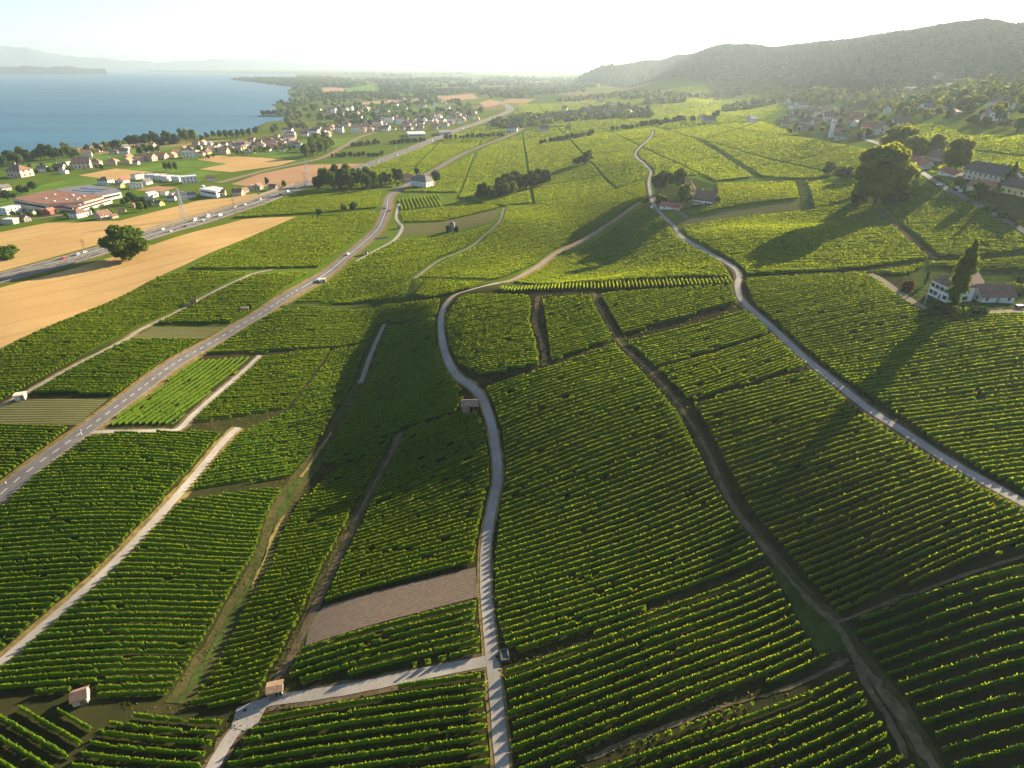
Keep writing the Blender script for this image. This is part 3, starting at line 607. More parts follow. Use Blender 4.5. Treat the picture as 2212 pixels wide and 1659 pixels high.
def clip_line(P, o, u):
    """intervals of the line o+s*u inside polygon P"""
    nrm = np.array([-u[1], u[0]]); d = (P-o) @ nrm; s = (P-o) @ u; X = []
    for i in range(len(P)):
        j = (i+1) % len(P)
        if (d[i] > 0) != (d[j] > 0): X.append(s[i] + (s[j]-s[i])*d[i]/(d[i]-d[j]))
    X.sort(); return list(zip(X[0::2], X[1::2]))
class Rows:
    """builds vine hedges; every call adds one row"""
    def __init__(s, mat=0): s.V = []; s.Q = []; s.n = 0; s.mi = []; s.mat = mat
    def row(s, o, u, s0, s1, step, hgt, shoots, wid=.27, gap=.035, allow=None, single=False):
        k = max(3, int((s1-s0)/step)+1); t = np.linspace(s0, s1, k)
        x = o[0]+u[0]*t; y = o[1]+u[1]*t; mv = mask_get(x, y)
        ok = (mv == 0) if allow is None else np.isin(mv, allow)
        nz = np.convolve(rng.normal(0,1,k+8), np.ones(3)/3, 'same')[4:-4]
        e = np.flatnonzero(np.diff(np.concatenate([[0], ok.astype(int), [0]]))).reshape(-1, 2)
        if not len(e): return 0
        if single:
            a_, b_ = e[np.argmax(e[:,1]-e[:,0])]; ok[:a_] = False; ok[b_:] = False
        thin = (rng.random(k) < gap) | (np.convolve((rng.random(k+4) < gap*.12).astype(float), np.ones(5), 'same')[2:-2] > .5)
        if ok.sum() < 3: return 0
        z = hz(x, y); nx, ny = -u[1], u[0]
        low = step > 1.1
        prof = [(-1.05,.30),(-1.0,.62),(-.45,1.0),(.45,1.0),(1.0,.62),(1.05,.30)] if not low else [(-1.05,.35),(-.6,1.0),(.6,1.0),(1.05,.35)]
        m_ = len(prof); vx = np.empty((k, m_, 3))
        hgt = hgt*rng.uniform(.88,1.1); slow = np.convolve(rng.normal(0,1,k+30), np.hanning(25)/5, 'same')[15:-15]
        hv = hgt*(1 + .05*slow + .05*nz + .035*rng.normal(0,1,k)); wv = wid*(1 + .16*rng.normal(0,1,k))
        hv = np.where(thin, hgt*.42, hv); wv = np.where(thin, .06, wv)
        sway = .07*rng.normal(0,1,k)
        for q, (a, b) in enumerate(prof):
            of = a*wv + sway + .045*rng.normal(0,1,k); al = .16*step*rng.normal(0,1,k)
            vx[:,q,0] = x + nx*of + u[0]*al; vx[:,q,1] = y + ny*of + u[1]*al
            vx[:,q,2] = z + b*hv*(1 + .04*rng.normal(0,1,k)*(b > .5))
        i = np.nonzero(ok[:-1] & ok[1:])[0]; b0 = s.n
        fq = [np.stack([b0+i*m_+q, b0+(i+1)*m_+q, b0+(i+1)*m_+q+1, b0+i*m_+q+1], -1) for q in range(m_-1)]
        s.V.append(vx.reshape(-1,3)); s.n += k*m_; s.Q += fq; s.mi += [s.mat+3 if q == (m_-2)//2 else s.mat for q in range(len(fq))]  # top strip takes the brighter leaf colour: sunlight on hedge tops painted in
        if shoots:
            ns = int(shoots*step*len(i))
            if ns:
                j = i[rng.integers(0, len(i), ns)]; fr = rng.random(ns)
                cx = x[j]+u[0]*fr*step; cyy = y[j]+u[1]*fr*step; off = rng.normal(0, wid*.6, ns); cx += nx*off; cyy += ny*off
                top = np.abs(off) < wid*.8
                cz = z[j] + hv[j]*np.where(top, rng.uniform(.9,1.05,ns), rng.uniform(.35,.9,ns))
                L = np.where(top, rng.uniform(.08,.36,ns)*(.62+.70*step)*np.where(rng.random(ns) < .07, 2.0, 1), rng.uniform(.15,.3,ns)); wd = rng.uniform(.04,.10,ns)*(.75+.95*step)
                an = rng.uniform(0, math.pi, ns); tx, ty = np.cos(an)*wd, np.sin(an)*wd
                lx = rng.normal(0,.35,ns)*L; ly = rng.normal(0,.35,ns)*L
                q = np.empty((ns,4,3))
                q[:,0] = np.stack([cx-tx, cyy-ty, cz-.08], -1); q[:,1] = np.stack([cx+tx, cyy+ty, cz-.08], -1)
                q[:,2] = np.stack([cx+lx+tx*.5, cyy+ly+ty*.5, cz+L], -1); q[:,3] = np.stack([cx+lx-tx*.5, cyy+ly-ty*.5, cz+L*.85], -1)
                s.V.append(q.reshape(-1,3)); s.Q.append(s.n + np.arange(ns*4).reshape(-1,4)); s.mi.append(s.mat+3); s.n += ns*4
        return len(i)*step
    def mesh(s, name): 
        if len(set(s.mi)) == 1: return np_mesh(name, np.vstack(s.V), np.vstack(s.Q), M[VM[s.mi[0]]])
        return np_mesh(name, np.vstack(s.V), np.vstack(s.Q), [M[q] for q in VM], False, np.concatenate([np.full(len(q), i) for q, i in zip(s.Q, s.mi)]))
VM = ['vine', 'vine_y', 'vine_d', 'shoot', 'shoot_y', 'shoot_d']
def pvar(i): return (0,1,0,2,0,1,2,0,0)[(i*5+2) % 9]
allrows = []
for pi, (poly, a, b, sp, label, hgt) in enumerate(PL):
    P = ats(poly)
    if len(P) < 3: continue
    P2 = P[:,:2]; p, q = at(*a), at(*b); u = (q-p)[:2]; u /= np.linalg.norm(u); nrm = np.array([-u[1], u[0]])
    d = (P2-p[:2]) @ nrm
    for c in np.arange(d.min()+sp*.4, d.max(), sp):
        o = p[:2] + nrm*(c + rng.normal(0,.05)); iv = clip_line(P2, o, u)
        for s0, s1 in iv:
            if s1-s0 < 4: continue
            mid = o+u*(s0+s1)/2; zz = float(hz(mid[0], mid[1])); e = np.array([mid[0], mid[1], zz]); dep = max(30, depth(e))
            xs = np.linspace(s0, s1, 9); pp = o+u[None]*xs[:,None]; zz9 = hz(pp[:,0], pp[:,1]); D = pp[:,1]*cT-(zz9-H)*sT
            sx = pp[:,0]/D*F + W/2; inside = ((sx > 0) & (sx < W)).mean(); sy = HH/2 - F*(pp[:,1]*sT+(zz9-H)*cT)/D; inside = ((sx > 0) & (sx < W) & (sy < HH+10)).mean()
            allrows.append((inside*(s1-s0)/dep**2*1e3, pi, o, u, s0, s1, hgt, dep))
    mask_poly(P2, 9, only_free=True)
mask[mask == 9] = 0
allrows.sort(key=lambda r: -r[0])
solo = allrows[:300]; rest = allrows[300:]
def lod(dep): return (.40, 13.0) if dep < 190 else ((.6, 9.0) if dep < 300 else ((.85, 9.0) if dep < 420 else (1.2, 8.0)))
for sc_, pi, o, u, s0, s1, hgt, dep in solo:
    rb = Rows(pvar(pi)); st, sh = lod(dep)
    if rb.row(o, u, s0, s1, st, hgt, sh, single=True) < min(25, .6*(s1-s0)): rest.append((sc_, pi, o, u, s0, s1, hgt, dep)); continue
    ob = link('vine_row', rb.mesh('vine_row'))
    tag(ob, PL[pi][4], 'vine row', PL[pi][4].replace('vine row', 'vine rows', 1))
rb = Rows()
for sc_, pi, o, u, s0, s1, hgt, dep in rest:
    st, sh = lod(dep); rb.mat = pvar(pi); rb.row(o, u, s0, s1, st, hgt, sh)
for pi, (poly, *_r) in enumerate(PL):
    P = ats(poly); mask_poly(P, 3, only_free=True)
# vineyards farther off: parcels with their own row direction
FARV = [(870,415),(960,365),(1060,315),(1140,285),(1240,272),(1420,262),(1560,250),(1640,262),(1790,310),(1890,330),(1850,385),(1720,388),(1640,382),(1540,395),(1440,380),(1410,385),(1390,390),(1240,440),(1060,445),(960,420),(870,425)]
FP = ats(FARV)
FARV2 = ats([(690,412),(790,365),(900,325),(1000,285),(1060,268),(1130,275),(1040,315),(920,375),(860,405),(700,412)])
FARV3 = ats([(1905,390),(1960,330),(1905,300),(1930,272),(2020,270),(2060,282),(2080,296),(2212,296),(2300,296),(2300,400),(2212,395),(2180,360),(2080,348),(1990,395),(1960,440),(1900,440)])
M['vmeadow'] = simple('vineyard_floor', (.09,.115,.028), .3, .05, .95, .3)
FARV4 = ats([(1135,274),(1108,250),(1120,226),(1180,212),(1300,201),(1420,192),(1540,182),(1620,180),(1690,196),(1700,212),(1690,236),(1650,262),(1560,250),(1420,262),(1240,272)])
for Q in (FP, FARV2, FARV3, FARV4):
    mask_poly(Q, 5, only_free=True)
n_par = 0
cells = []
for gx in np.arange(-700, 1500, 85):
    for gy in np.arange(380, 2700, 105):
        cx, cy_ = gx + rng.uniform(-20,20), gy + rng.uniform(-20,20)
        if mask_get(np.array([cx]), np.array([cy_]))[0] == 5 or mask_get(np.array([cx+35]), np.array([cy_-30]))[0] == 5 or mask_get(np.array([cx-35]), np.array([cy_+30]))[0] == 5: cells.append((gx, gy))
for gx, gy in cells:
    ang = R(-10 + rng.normal(0, 12)) + (R(90) if rng.random() < .03 else 0)
    u = np.array([math.cos(ang), math.sin(ang)]); nrm = np.array([-u[1], u[0]])
    far = math.hypot(gx, gy); st = 1.6 if far < 700 else (2.6 if far < 1250 else 5.0)
    P2 = np.array([(gx-40.5, gy-51), (gx+40.5, gy-51), (gx+40.5, gy+51), (gx-40.5, gy+51)]); cc = np.array([gx, gy]); sp = 2.2 if far < 700 else (3.2 if far < 1250 else 5.5)
    hh = rng.uniform(1.45, 1.9); rb.mat = int(rng.choice([0,0,1,2])); n_par += 1
    for c in np.arange(-70, 70, sp):
        for s0, s1 in clip_line(P2, cc+nrm*c, u):
            if s1-s0 > 4: rb.row(cc+nrm*c, u, s0, s1, st, hh, 5.0 if far < 700 else (2.6 if far < 1250 else .7), .42 if far < 700 else (.55 if far < 1250 else 1.1), .02, allow=[5])
tag(link('vine_rows', rb.mesh('vine_rows')), 'remaining green vine rows covering the slopes beyond the nearest plots', 'vineyard', kind='stuff')
# weeds and tufts on the verges and headlands
n_ = 90000; rr = rng.uniform(62, 300, n_)**1.0; aa = rng.uniform(R(-46), R(46), n_); tx, ty = rr*np.sin(aa), rr*np.cos(aa)
mv = mask_get(tx, ty); ok = ((mv == 0) | (mv == 1)) & (np.sin(tx*.31+1.3*np.sin(ty*.17))*np.sin(ty*.27+np.sin(tx*.11)) + rng.normal(0,.5,n_) > .05); tx, ty = tx[ok], ty[ok]; n_ = len(tx); tz = hz(tx, ty)
hh_ = rng.uniform(.12,.45,n_); wd = rng.uniform(.12,.4,n_); an = rng.uniform(0, math.pi, n_); cx, sx = np.cos(an)*wd, np.sin(an)*wd; lx, ly = rng.normal(0,.1,n_), rng.normal(0,.1,n_)
V = np.stack([np.stack([tx-cx,ty-sx,tz],-1),np.stack([tx+cx,ty+sx,tz],-1),np.stack([tx+lx+cx*.7,ty+ly+sx*.7,tz+hh_],-1),np.stack([tx+lx-cx*.6,ty+ly-sx*.6,tz+hh_*.8],-1)],1).reshape(-1,3)
M['tuft'] = leafy('weeds', [(.3,(.035,.055,.010)),(.5,(.08,.085,.018)),(.7,(.17,.125,.04))], (.30,.28,.05), .4, .12, 1.0)
tag(link('grass', np_mesh('grass', V, np.arange(n_*4).reshape(-1,4), M['tuft'])), 'weeds and dry grass tufts on verges and headlands', 'grass', kind='stuff')

# ------------------------------------------------------------------ trees
def sphere_pts(nu, nv):
    v = []
    for j in range(nv):
        t = math.pi*(j+.5)/nv
        for i in range(nu):
            a = 2*math.pi*i/nu; v.append((math.sin(t)*math.cos(a), math.sin(t)*math.sin(a), math.cos(t)))
    f = [(j*nu+i, j*nu+(i+1)%nu, (j+1)*nu+(i+1)%nu, (j+1)*nu+i) for j in range(nv-1) for i in range(nu)]
    return np.array(v), np.array(f)
def crown_data(kind, n, card, r):
    """unit tree: 1 wide, 1 tall; lobes of leaf cards round lumpy cores"""
    L = []
    if kind == 'round':
        L = [(0,0,.55,.34,.36)]
        for k in range(14):
            a = r.uniform(0, 2*math.pi); e = r.uniform(-.5, 1.3); q = r.uniform(.24,.31)
            L.append((q*math.cos(a)*math.cos(e), q*math.sin(a)*math.cos(e), .52+.30*math.sin(e), r.uniform(.13,.20), r.uniform(.11,.17)))
    elif kind == 'low':
        L = [(0,0,.5,.34,.36)]
        for k in range(26):
            a = r.uniform(0, 2*math.pi); e = r.uniform(-1.15, 1.35); q = r.uniform(.26,.35)
            L.append((q*math.cos(a)*math.cos(e)*1.05, q*math.sin(a)*math.cos(e)*1.05, .50+.35*math.sin(e), r.uniform(.10,.17), r.uniform(.08,.14)))
    elif kind == 'ragged':
        L = [(0,0,.5,.26,.30)]
        for k in range(15):
            a = r.uniform(0, 2*math.pi); e = r.uniform(-.6, 1.2); q = r.uniform(.22,.36)
            L.append((q*math.cos(a)*math.cos(e), q*math.sin(a)*math.cos(e), .52+.36*math.sin(e), r.uniform(.10,.17), r.uniform(.08,.14)))
    elif kind == 'column':
        for k in range(26):
            h = k/25; w_ = .40*min(1, (.30+2.6*h))*(1-h**5)**.5*(1-.25*h)
            a = r.uniform(0, 2*math.pi); q = w_*.55
            L.append((q*math.cos(a), q*math.sin(a), .07+.86*h, max(.10, w_*.75), .07))
    elif kind == 'poplar':
        for k in range(40):
            h = (k+.5)/40; w_ = .44*min(1, .45+1.9*h)*(1-max(0,(h-.55)/.45)**2.2*.85)
            a = r.uniform(0, 2*math.pi); q = w_*r.uniform(.15,.5); L.append((q*math.cos(a), q*math.sin(a), .05+.90*h, w_*.62, .06))
    elif kind == 'cone':
        for k in range(14):
            h = k/13; w_ = .46*(1-h)**.8+.04
            a = r.uniform(0, 2*math.pi); L.append((.25*w_*math.cos(a), .25*w_*math.sin(a), .08+.86*h, w_*.85, .09))
    elif kind == 'shrub':
        for k in range(10):
            a = r.uniform(0, 2*math.pi); q = r.uniform(0,.32); L.append((q*math.cos(a), q*math.sin(a), r.uniform(.25,.6), r.uniform(.16,.26), r.uniform(.22,.36)))
    L = np.array(L); wts = L[:,3]**2; ch = r.choice(len(L), n, p=wts/wts.sum())
    d = r.normal(0,1,(n,3)); d /= np.linalg.norm(d, axis=1)[:,None]
    rad = np.stack([L[ch,3], L[ch,3], L[ch,4]], -1)*r.uniform(.82,1.12,n)[:,None]
    p = L[ch,:3] + d*rad
    nn = d + r.normal(0,.55,(n,3)); nn /= np.linalg.norm(nn, axis=1)[:,None]
    t = np.cross(nn, r.normal(0,1,(n,3))); t /= np.linalg.norm(t, axis=1)[:,None] + 1e-9; b = np.cross(nn, t)
    s_ = (card*r.uniform(.6,1.3,n))[:,None]
    V = np.stack([p-t*s_-b*s_*.7, p+t*s_-b*s_*.7, p+t*s_*.8+b*s_*.8, p-t*s_*.7+b*s_], 1).reshape(-1,3)
    Q = [np.arange(n*4).reshape(-1,4)]; VV = [V]; b0 = n*4
    sv, sf = sphere_pts(7, 5)
    for l in L:
        jit = 1 + r.normal(0,.12,(len(sv),1)); VV.append(l[:3] + sv*np.array([l[3],l[3],l[4]])*.86*jit); Q.append(sf+b0); b0 += len(sv)
    V = np.vstack(VV); V[:,2] = np.maximum(V[:,2], .02); return V, np.vstack(Q)
def trunk_mesh(name, low=.0, r0=.035):
    b = MB(); b.tube((0,0,-.06), (.01,.0,.30), r0, r0*.6, 7); b.tube((.01,0,.30), (.0,.01,.62), r0*.6, r0*.25, 6)
    for k in range(5):
        a = k*2*math.pi/5 + .4; b.tube((.01,0,.22+.05*k), (.24*math.cos(a), .24*math.sin(a), .48+.05*k), r0*.38, r0*.12, 5)
    return b.mesh(name, M['bark'])
TRUNK = trunk_mesh('trunk')
TP = {}
def tree_proto(key, kind, n, card, mat, seed):
    V, Q = crown_data(kind, n, card, np.random.default_rng(seed)); TP[key] = np_mesh('crown', V, Q, M[mat])
for i in range(3):
    tree_proto(('round',i), 'round', 900, .035, ['leaf','leaf','leaf2'][i], 10+i)
    tree_proto(('ragged',i), 'ragged', 800, .038, ['leaf3','leaf','leaf2'][i], 20+i)
tree_proto(('dark',0), 'round', 800, .036, 'leaf3', 31); tree_proto(('cone',0), 'cone', 700, .035, 'leaf3', 32)
tree_proto(('column',0), 'column', 900, .03, 'leaf3', 33); tree_proto(('shrub',0), 'shrub', 500, .05, 'leaf', 34); tree_proto(('shrub',1), 'shrub', 500, .05, 'leaf2', 35)
tree_proto(('shrub',2), 'shrub', 500, .05, 'leaf3', 36); tree_proto(('red',0), 'shrub', 500, .05, 'leaf4', 37)
tree_proto(('big',0), 'low', 9000, .019, 'leaf2', 41); tree_proto(('wheat',0), 'low', 5200, .024, 'leaf', 43); tree_proto(('poplar',0), 'poplar', 5600, .018, 'leaf', 44)
tree_proto(('olive',0), 'low', 4000, .027, 'leaf2', 45)
N_TREE = 0
def tree(p, wm, hm, key, label, cat='tree', group=None, name='tree', trunk=True, rz=None):
    global N_TREE; N_TREE += 1
    r = empty(name, (p[0], p[1], float(hz(p[0], p[1]))), random.uniform(0, 6.28) if rz is None else rz, (wm, wm, hm))
    tag(r, label, cat, group)
    if trunk: link('trunk', TRUNK, r)
    link('crown' if trunk else 'foliage', TP[key], r); return r
def tree_px(bx, by, wpx, hpx, key, label, cat='tree', group=None, name='tree', trunk=True):
    p = at(bx, by); k = ppm(p); return tree(p, wpx/k, hpx/k*1.04, key, label, cat, group, name, trunk)
tree_px(1888,446,138,128,('big',0),'huge round leafy tree at the head of the longest shadow','tree',None,'broadleaf_tree')
tree_px(281,562,98,76,('wheat',0),'lone spreading tree in the golden wheat field beside the motorway','tree',None,'broadleaf_tree')
tree_px(2056,664,46,148,('poplar',0),'tall slender poplar standing in front of the white house','tree',None,'poplar_tree')
tree_px(1938,336,88,62,('olive',0),'broad lit tree behind the huge round tree, at the village edge','tree',None,'broadleaf_tree')
tree_px(1968,348,64,52,('olive',0),'bushy tree directly right of and behind the huge round tree','tree',None,'broadleaf_tree')
tree_px(2018,336,40,44,('olive',0),'smaller round tree between two big trees behind the hamlet lane','tree',None,'broadleaf_tree')
tree_px(2062,372,68,72,('olive',0),'large tree just left of the long cream farmhouse','tree',None,'broadleaf_tree')
tree_px(1786,380,34,32,('ragged',0),'dark open tree on the field hedge left of the huge tree','tree',None,'broadleaf_tree')
tree_px(1818,384,44,26,('shrub',2),'low dark thicket between field hedge and huge tree','shrub',None,'shrub',False)
tree_px(1852,440,40,34,('shrub',2),'dark bush at the left foot of the huge tree','shrub',None,'shrub',False)
tree_px(1975,390,30,26,('shrub',1),'rounded bush on the lane right of the huge tree','shrub',None,'shrub',False)
tree_px(1924,443,60,30,('shrub',0),'leafy undergrowth at the right foot of the huge tree','shrub',None,'shrub',False)
tree_px(1957,625,28,24,('red',0),'dark red shrub in the garden left of the poplar','shrub',None,'shrub',False)
tree_px(1997,618,10,38,('column',0),'slim dark cypress in the garden left of the poplar','tree',None,'cypress')
tree_px(2020,682,52,26,('shrub',2),'clipped dark hedge bush on the lane left of the poplar foot','hedge',None,'hedge',False)
tree_px(2066,686,56,24,('shrub',0),'hedge bush below the foot of the poplar','hedge',None,'hedge',False)
tree_px(2112,682,46,24,('shrub',2),'hedge bush right of the poplar, before the low outbuilding','hedge',None,'hedge',False)
tree_px(2190,636,50,26,('shrub',1),'large pale bush right of the low outbuilding','shrub',None,'shrub',False)
tree_px(2212,622,44,30,('shrub',2),'dark bush at the right frame edge beside the house garden','shrub',None,'shrub',False)
tree_px(2180,396,34,44,('cone',0),'dark conical tree between cream farmhouse and yellow house','tree',None,'conifer')
tree_px(2112,424,40,32,('dark',0),'dark round tree beside the parked white cars','tree')
tree_px(2150,424,22,18,('shrub',1),'small yellow green bush beside the yellow house','shrub',None,'shrub',False)
tree_px(2066,398,24,20,('shrub',0),'garden bush before the cream farmhouse','shrub',None,'shrub',False)
tree_px(1424,416,46,50,('ragged',0),'dark cedar like tree at the farm lane','tree',None,'cedar_tree')
tree_px(1444,408,30,34,('dark',0),'medium dark tree between cedar and the farmhouse','tree')
tree_px(1465,414,36,50,('dark',0),'tall dark tree behind the farmhouse gable','tree')
tree_px(1478,450,38,54,('ragged',1),'full tree in front of the farm wall','tree')
tree_px(1392,442,22,18,('shrub',1),'small yellow green tree beside the farm road','shrub',None,'shrub',False)
tree_px(1550,436,20,16,('shrub',1),'bush at the right end of the farm wing','shrub',None,'shrub',False)
tree_px(1430,440,34,22,('shrub',0),'garden shrubs between cedar and the red shed','shrub',None,'shrub',False)
tree_px(765,458,20,22,('dark',0),'small dark tree in the field beside the asphalt road','tree')
tree_px(743,460,20,22,('ragged',2),'thin pale tree left of the small dark field tree','tree')
tree_px(690,463,18,14,('shrub',2),'dark bush at the field edge left of two small trees','shrub',None,'shrub',False)
tree_px(942,398,24,30,('dark',0),'tree right of the manor with the grey roof','tree')
tree_px(901,382,14,20,('dark',0),'tree behind the manor with the grey roof','tree')
tree_px(615,407,12,18,('round',2),'small round tree on the motorway edge','tree')
tree_px(577,402,12,20,('ragged',0),'dark tree left of the small round motorway tree','tree')
tree_px(18,560,52,30,('shrub',0),'dark bush in the wheat field at the left edge','shrub',None,'shrub',False)
for x_ in (360,370,382): tree_px(x_,370,13,20,('round',0),'one of three identical round trees in the meadow','tree','three round meadow trees')
def row_px(a, b, n, wpx, hpx, keys, label, group, jy=3, cat='tree', name='tree', trunk=True):
    for i in range(n):
        t = (i+.5)/n; q = random.uniform(.75,1.2)
        x_ = a[0]+(b[0]-a[0])*t+random.uniform(-2,2); y_ = a[1]+(b[1]-a[1])*t+random.uniform(-jy,jy)
        if at(x_, y_) is not None: tree_px(x_, y_, wpx*q, hpx*q, random.choice(keys), label, cat, group, name, trunk)
DK = [('dark',0),('ragged',0),('ragged',1),('round',0)]
row_px((680,412),(815,410),11,26,40,DK,'tree of the dark copse between motorway and manor','copse beside the manor',4)
row_px((690,400),(800,398),8,26,40,DK,'tree of the dark copse between motorway and manor','copse beside the manor',3)
row_px((818,404),(872,396),5,22,32,DK,'tree of the row between copse and manor','trees beside the manor')
row_px((1032,432),(1110,421),12,26,30,DK,'tree of the dark wood in the middle of the vineyards','dark wood in the vineyards',4)
row_px((1075,420),(1184,402),15,30,36,DK,'tree of the dark wood in the middle of the vineyards','dark wood in the vineyards',4)
row_px((1238,358),(1275,354),4,24,24,DK,'tree of the small clump on the vineyard knoll','clump on the knoll')
row_px((660,342),(716,326),8,22,28,[('ragged',1),('round',0)],'tree of the grove beside the railway line','railway grove',3)
row_px((672,328),(706,312),6,20,26,[('ragged',1),('round',0)],'tree of the grove beside the railway line','railway grove',3)
row_px((760,318),(822,310),9,11,10,[('shrub',2)],'bush of the hedge right of the railway','railway hedge',1,'shrub','shrub',False)
row_px((842,312),(920,304),10,11,10,[('shrub',2)],'bush of the hedge left of the motorway trucks','motorway hedge',1,'shrub','shrub',False)
row_px((712,340),(830,336),12,12,10,[('shrub',2)],'bush of the hedge along the narrow meadow','meadow hedge',1.5,'shrub','shrub',False)
row_px((960,302),(1090,294),14,12,11,[('shrub',2)],'bush of the hedge below the motorway','lower motorway hedge',1,'shrub','shrub',False)
row_px((1165,312),(1285,292),13,13,12,[('shrub',2)],'bush of the hedge on the vineyard ridge','ridge hedge',1.5,'shrub','shrub',False)
row_px((1320,284),(1480,262),16,14,13,[('shrub',2)],'bush of the long hedge above the bright vineyards','long upper hedge',1.5,'shrub','shrub',False)
row_px((1494,268),(1500,266),1,20,18,[('dark',0)],'round dark tree left of the red roofed farmstead','tree left of farmstead')
row_px((1535,262),(1550,258),2,18,20,[('dark',0)],'dark tree right of the red roofed farmstead','trees right of farmstead')
row_px((0,362),(48,352),7,24,26,DK,'lakeside tree at the left frame edge','lakeside trees at the left edge',4)
row_px((45,352),(172,342),13,20,28,DK+[('cone',0)],'lakeside tree of the left shore belt','left shore belt',3)
row_px((176,338),(236,326),6,14,18,DK,'lakeside tree between the shore houses','trees between shore houses',4)
row_px((240,324),(300,314),7,20,22,DK,'lakeside tree of the middle shore belt','middle shore belt',3)
row_px((300,318),(428,306),13,20,28,DK+[('cone',0)],'lakeside tree of the tall shore belt','tall shore belt',3)
row_px((430,304),(560,290),10,14,16,DK,'lakeside tree among the far shore houses','far shore trees',4)
row_px((0,436),(80,415),6,20,20,DK,'garden tree left of the factory','trees left of the factory',5)
row_px((300,336),(350,330),4,20,20,DK,'dark tree above the row of orange roofed houses','trees above orange roofs',2)
row_px((60,372),(230,360),12,13,13,DK+[('shrub',0)],'garden tree among the houses of the left meadow','garden trees of the left meadow',8)
row_px((265,440),(330,456),9,18,20,DK,'garden tree between factory and yellow gabled house','garden trees right of the factory',8)
row_px((20,470),(250,462),12,13,12,[('shrub',0),('round',0)],'garden tree among the houses below the factory','garden trees below the factory',8)

def lump(nu, nv):
    v, f = sphere_pts(nu, nv); v = np.vstack([v, [(0,0,1)]]); top = len(v)-1
    return v, f, np.array([(top, i, (i+1) % nu) for i in range(nu)])
def woods(name, label, P, wd, ht, mats, seed, cards=14):
    """a far wood that reads as one mass: lumpy crowns with leaf tufts"""
    r = np.random.default_rng(seed); n = len(P); v, f, t = lump(7, 4); k = len(v)
    sc = r.uniform(.7,1.3,(n,1)); ww = wd*sc; h_ = ht*sc*r.uniform(.8,1.25,(n,1))
    V = v[None]*np.stack([ww*.5, ww*.5, h_*.5], -1).reshape(n,1,3)*(1+r.normal(0,.14,(n,k,1)))
    z = hz(P[:,0], P[:,1]); V += np.stack([P[:,0], P[:,1], z + h_[:,0]*.45], -1)[:,None]
    b = (np.arange(n)*k)[:,None,None]
    Q = (f[None]+b).reshape(-1,4); T = (t[None]+b).reshape(-1,3)
    m_ = n*cards; ti = np.repeat(np.arange(n), cards); d = r.normal(0,1,(m_,3)); d[:,2] = np.abs(d[:,2])*.9 - .2; d /= np.linalg.norm(d,axis=1)[:,None]
    c = np.stack([P[ti,0], P[ti,1], z[ti]+h_[ti,0]*.45], -1) + d*np.stack([ww[ti,0]*.52, ww[ti,0]*.52, h_[ti,0]*.52], -1)
    s_ = (ww[ti]*r.uniform(.10,.2,(m_,1))); a = r.normal(0,1,(m_,3)); a /= np.linalg.norm(a,axis=1)[:,None]; a2 = np.cross(a, d); 
    C4 = np.stack([c-a*s_, c+a2*s_, c+a*s_, c-a2*s_*.8], 1).reshape(-1,3)
    VV = np.vstack([V.reshape(-1,3), C4]); Q2 = np.arange(m_*4).reshape(-1,4) + n*k
    mi = r.integers(0, len(mats), n)
    fm = np.concatenate([np.repeat(mi, len(f)), mi[ti], np.repeat(mi, len(t))])
    me = np_mesh(name, VV, [np.vstack([Q, Q2]), T], [M[q] for q in mats], False, fm)
    return tag(link(name, me), label, 'woodland', kind='stuff')
def scatter(P, sp, seed, pw=0.0, ref=1000.0):
    r = np.random.default_rng(seed); P = np.asarray(P)[:,:2]; lo, hi = P.min(0), P.max(0)
    n = int((hi-lo).prod()/sp**2*1.1); q = lo + r.random((n,2))*(hi-lo); q = q[inpoly(q[:,0], q[:,1], P)]
    if pw: q = q[r.random(len(q)) < np.clip((ref/np.hypot(q[:,0], q[:,1]))**pw, 0, 1)]
    return q
# the wooded range
ridge = np.array([(ray(a,b)*dep*1.12)[:2] for a, b, dep in CDr]); 
foot = ats([(1238,183),(1300,181),(1400,178),(1500,174),(1600,172),(1690,186),(1760,196),(1850,206),(1950,192),(2060,182),(2140,176),(2212,166),(2300,160)])[:,:2]
rp = np.vstack([foot, ridge[::-1][2:]])
woods('forest', 'dark hazy forest covering the hill range on the right', scatter(rp, 8.0, 5, 1.3, 1500), 9, 7, ['leaf_far'], 3, 4)
# woods of the plain
pl = []
r_ = np.random.default_rng(11)
for k in range(55):
    a, b = r_.uniform(650, 1250), r_.uniform(158, 214)
    if a > 1130 and b > 185: continue
    c = at(a, b)
    if c is None or math.hypot(c[0], c[1]) > 16000: continue
    L_, W_ = r_.uniform(120, 650)*(.6+c[1]/6000), r_.uniform(20, 90)*(.6+c[1]/6000); m_ = int(r_.uniform(25, 80)); an = r_.normal(0,.35)
    uu = r_.uniform(-.5,.5,m_)*L_; vv = r_.normal(0,.35,m_)*W_
    pl.append(np.column_stack([c[0]+uu*math.cos(an)-vv*math.sin(an), c[1]+uu*math.sin(an)+vv*math.cos(an)]))
pl = np.vstack(pl)
for pq in ([(694,190),(738,186),(744,197),(702,201)],[(742,186),(800,182),(818,192),(800,199),(746,199)],[(952,209),(1022,203),(1032,213),(960,219)]):
    Q = ats(pq)[:,:2]; cq = Q.mean(0); pl = pl[~inpoly(pl[:,0], pl[:,1], cq+(Q-cq)*1.3)]
pl = pl.copy(); pl = pl[~inpoly(pl[:,0], pl[:,1], lk)]
sel = np.hypot(pl[:,0], pl[:,1]) > 4500
woods('woodland', 'belts of hazy woodland across the far plain', pl[sel], 34, 20, ['leaf','leaf3'], 4, 6)
woods('woodland', 'belts of woodland across the plain behind the lakeside town', pl[~sel], 18, 14, ['leaf','leaf3','leaf'], 4, 10)
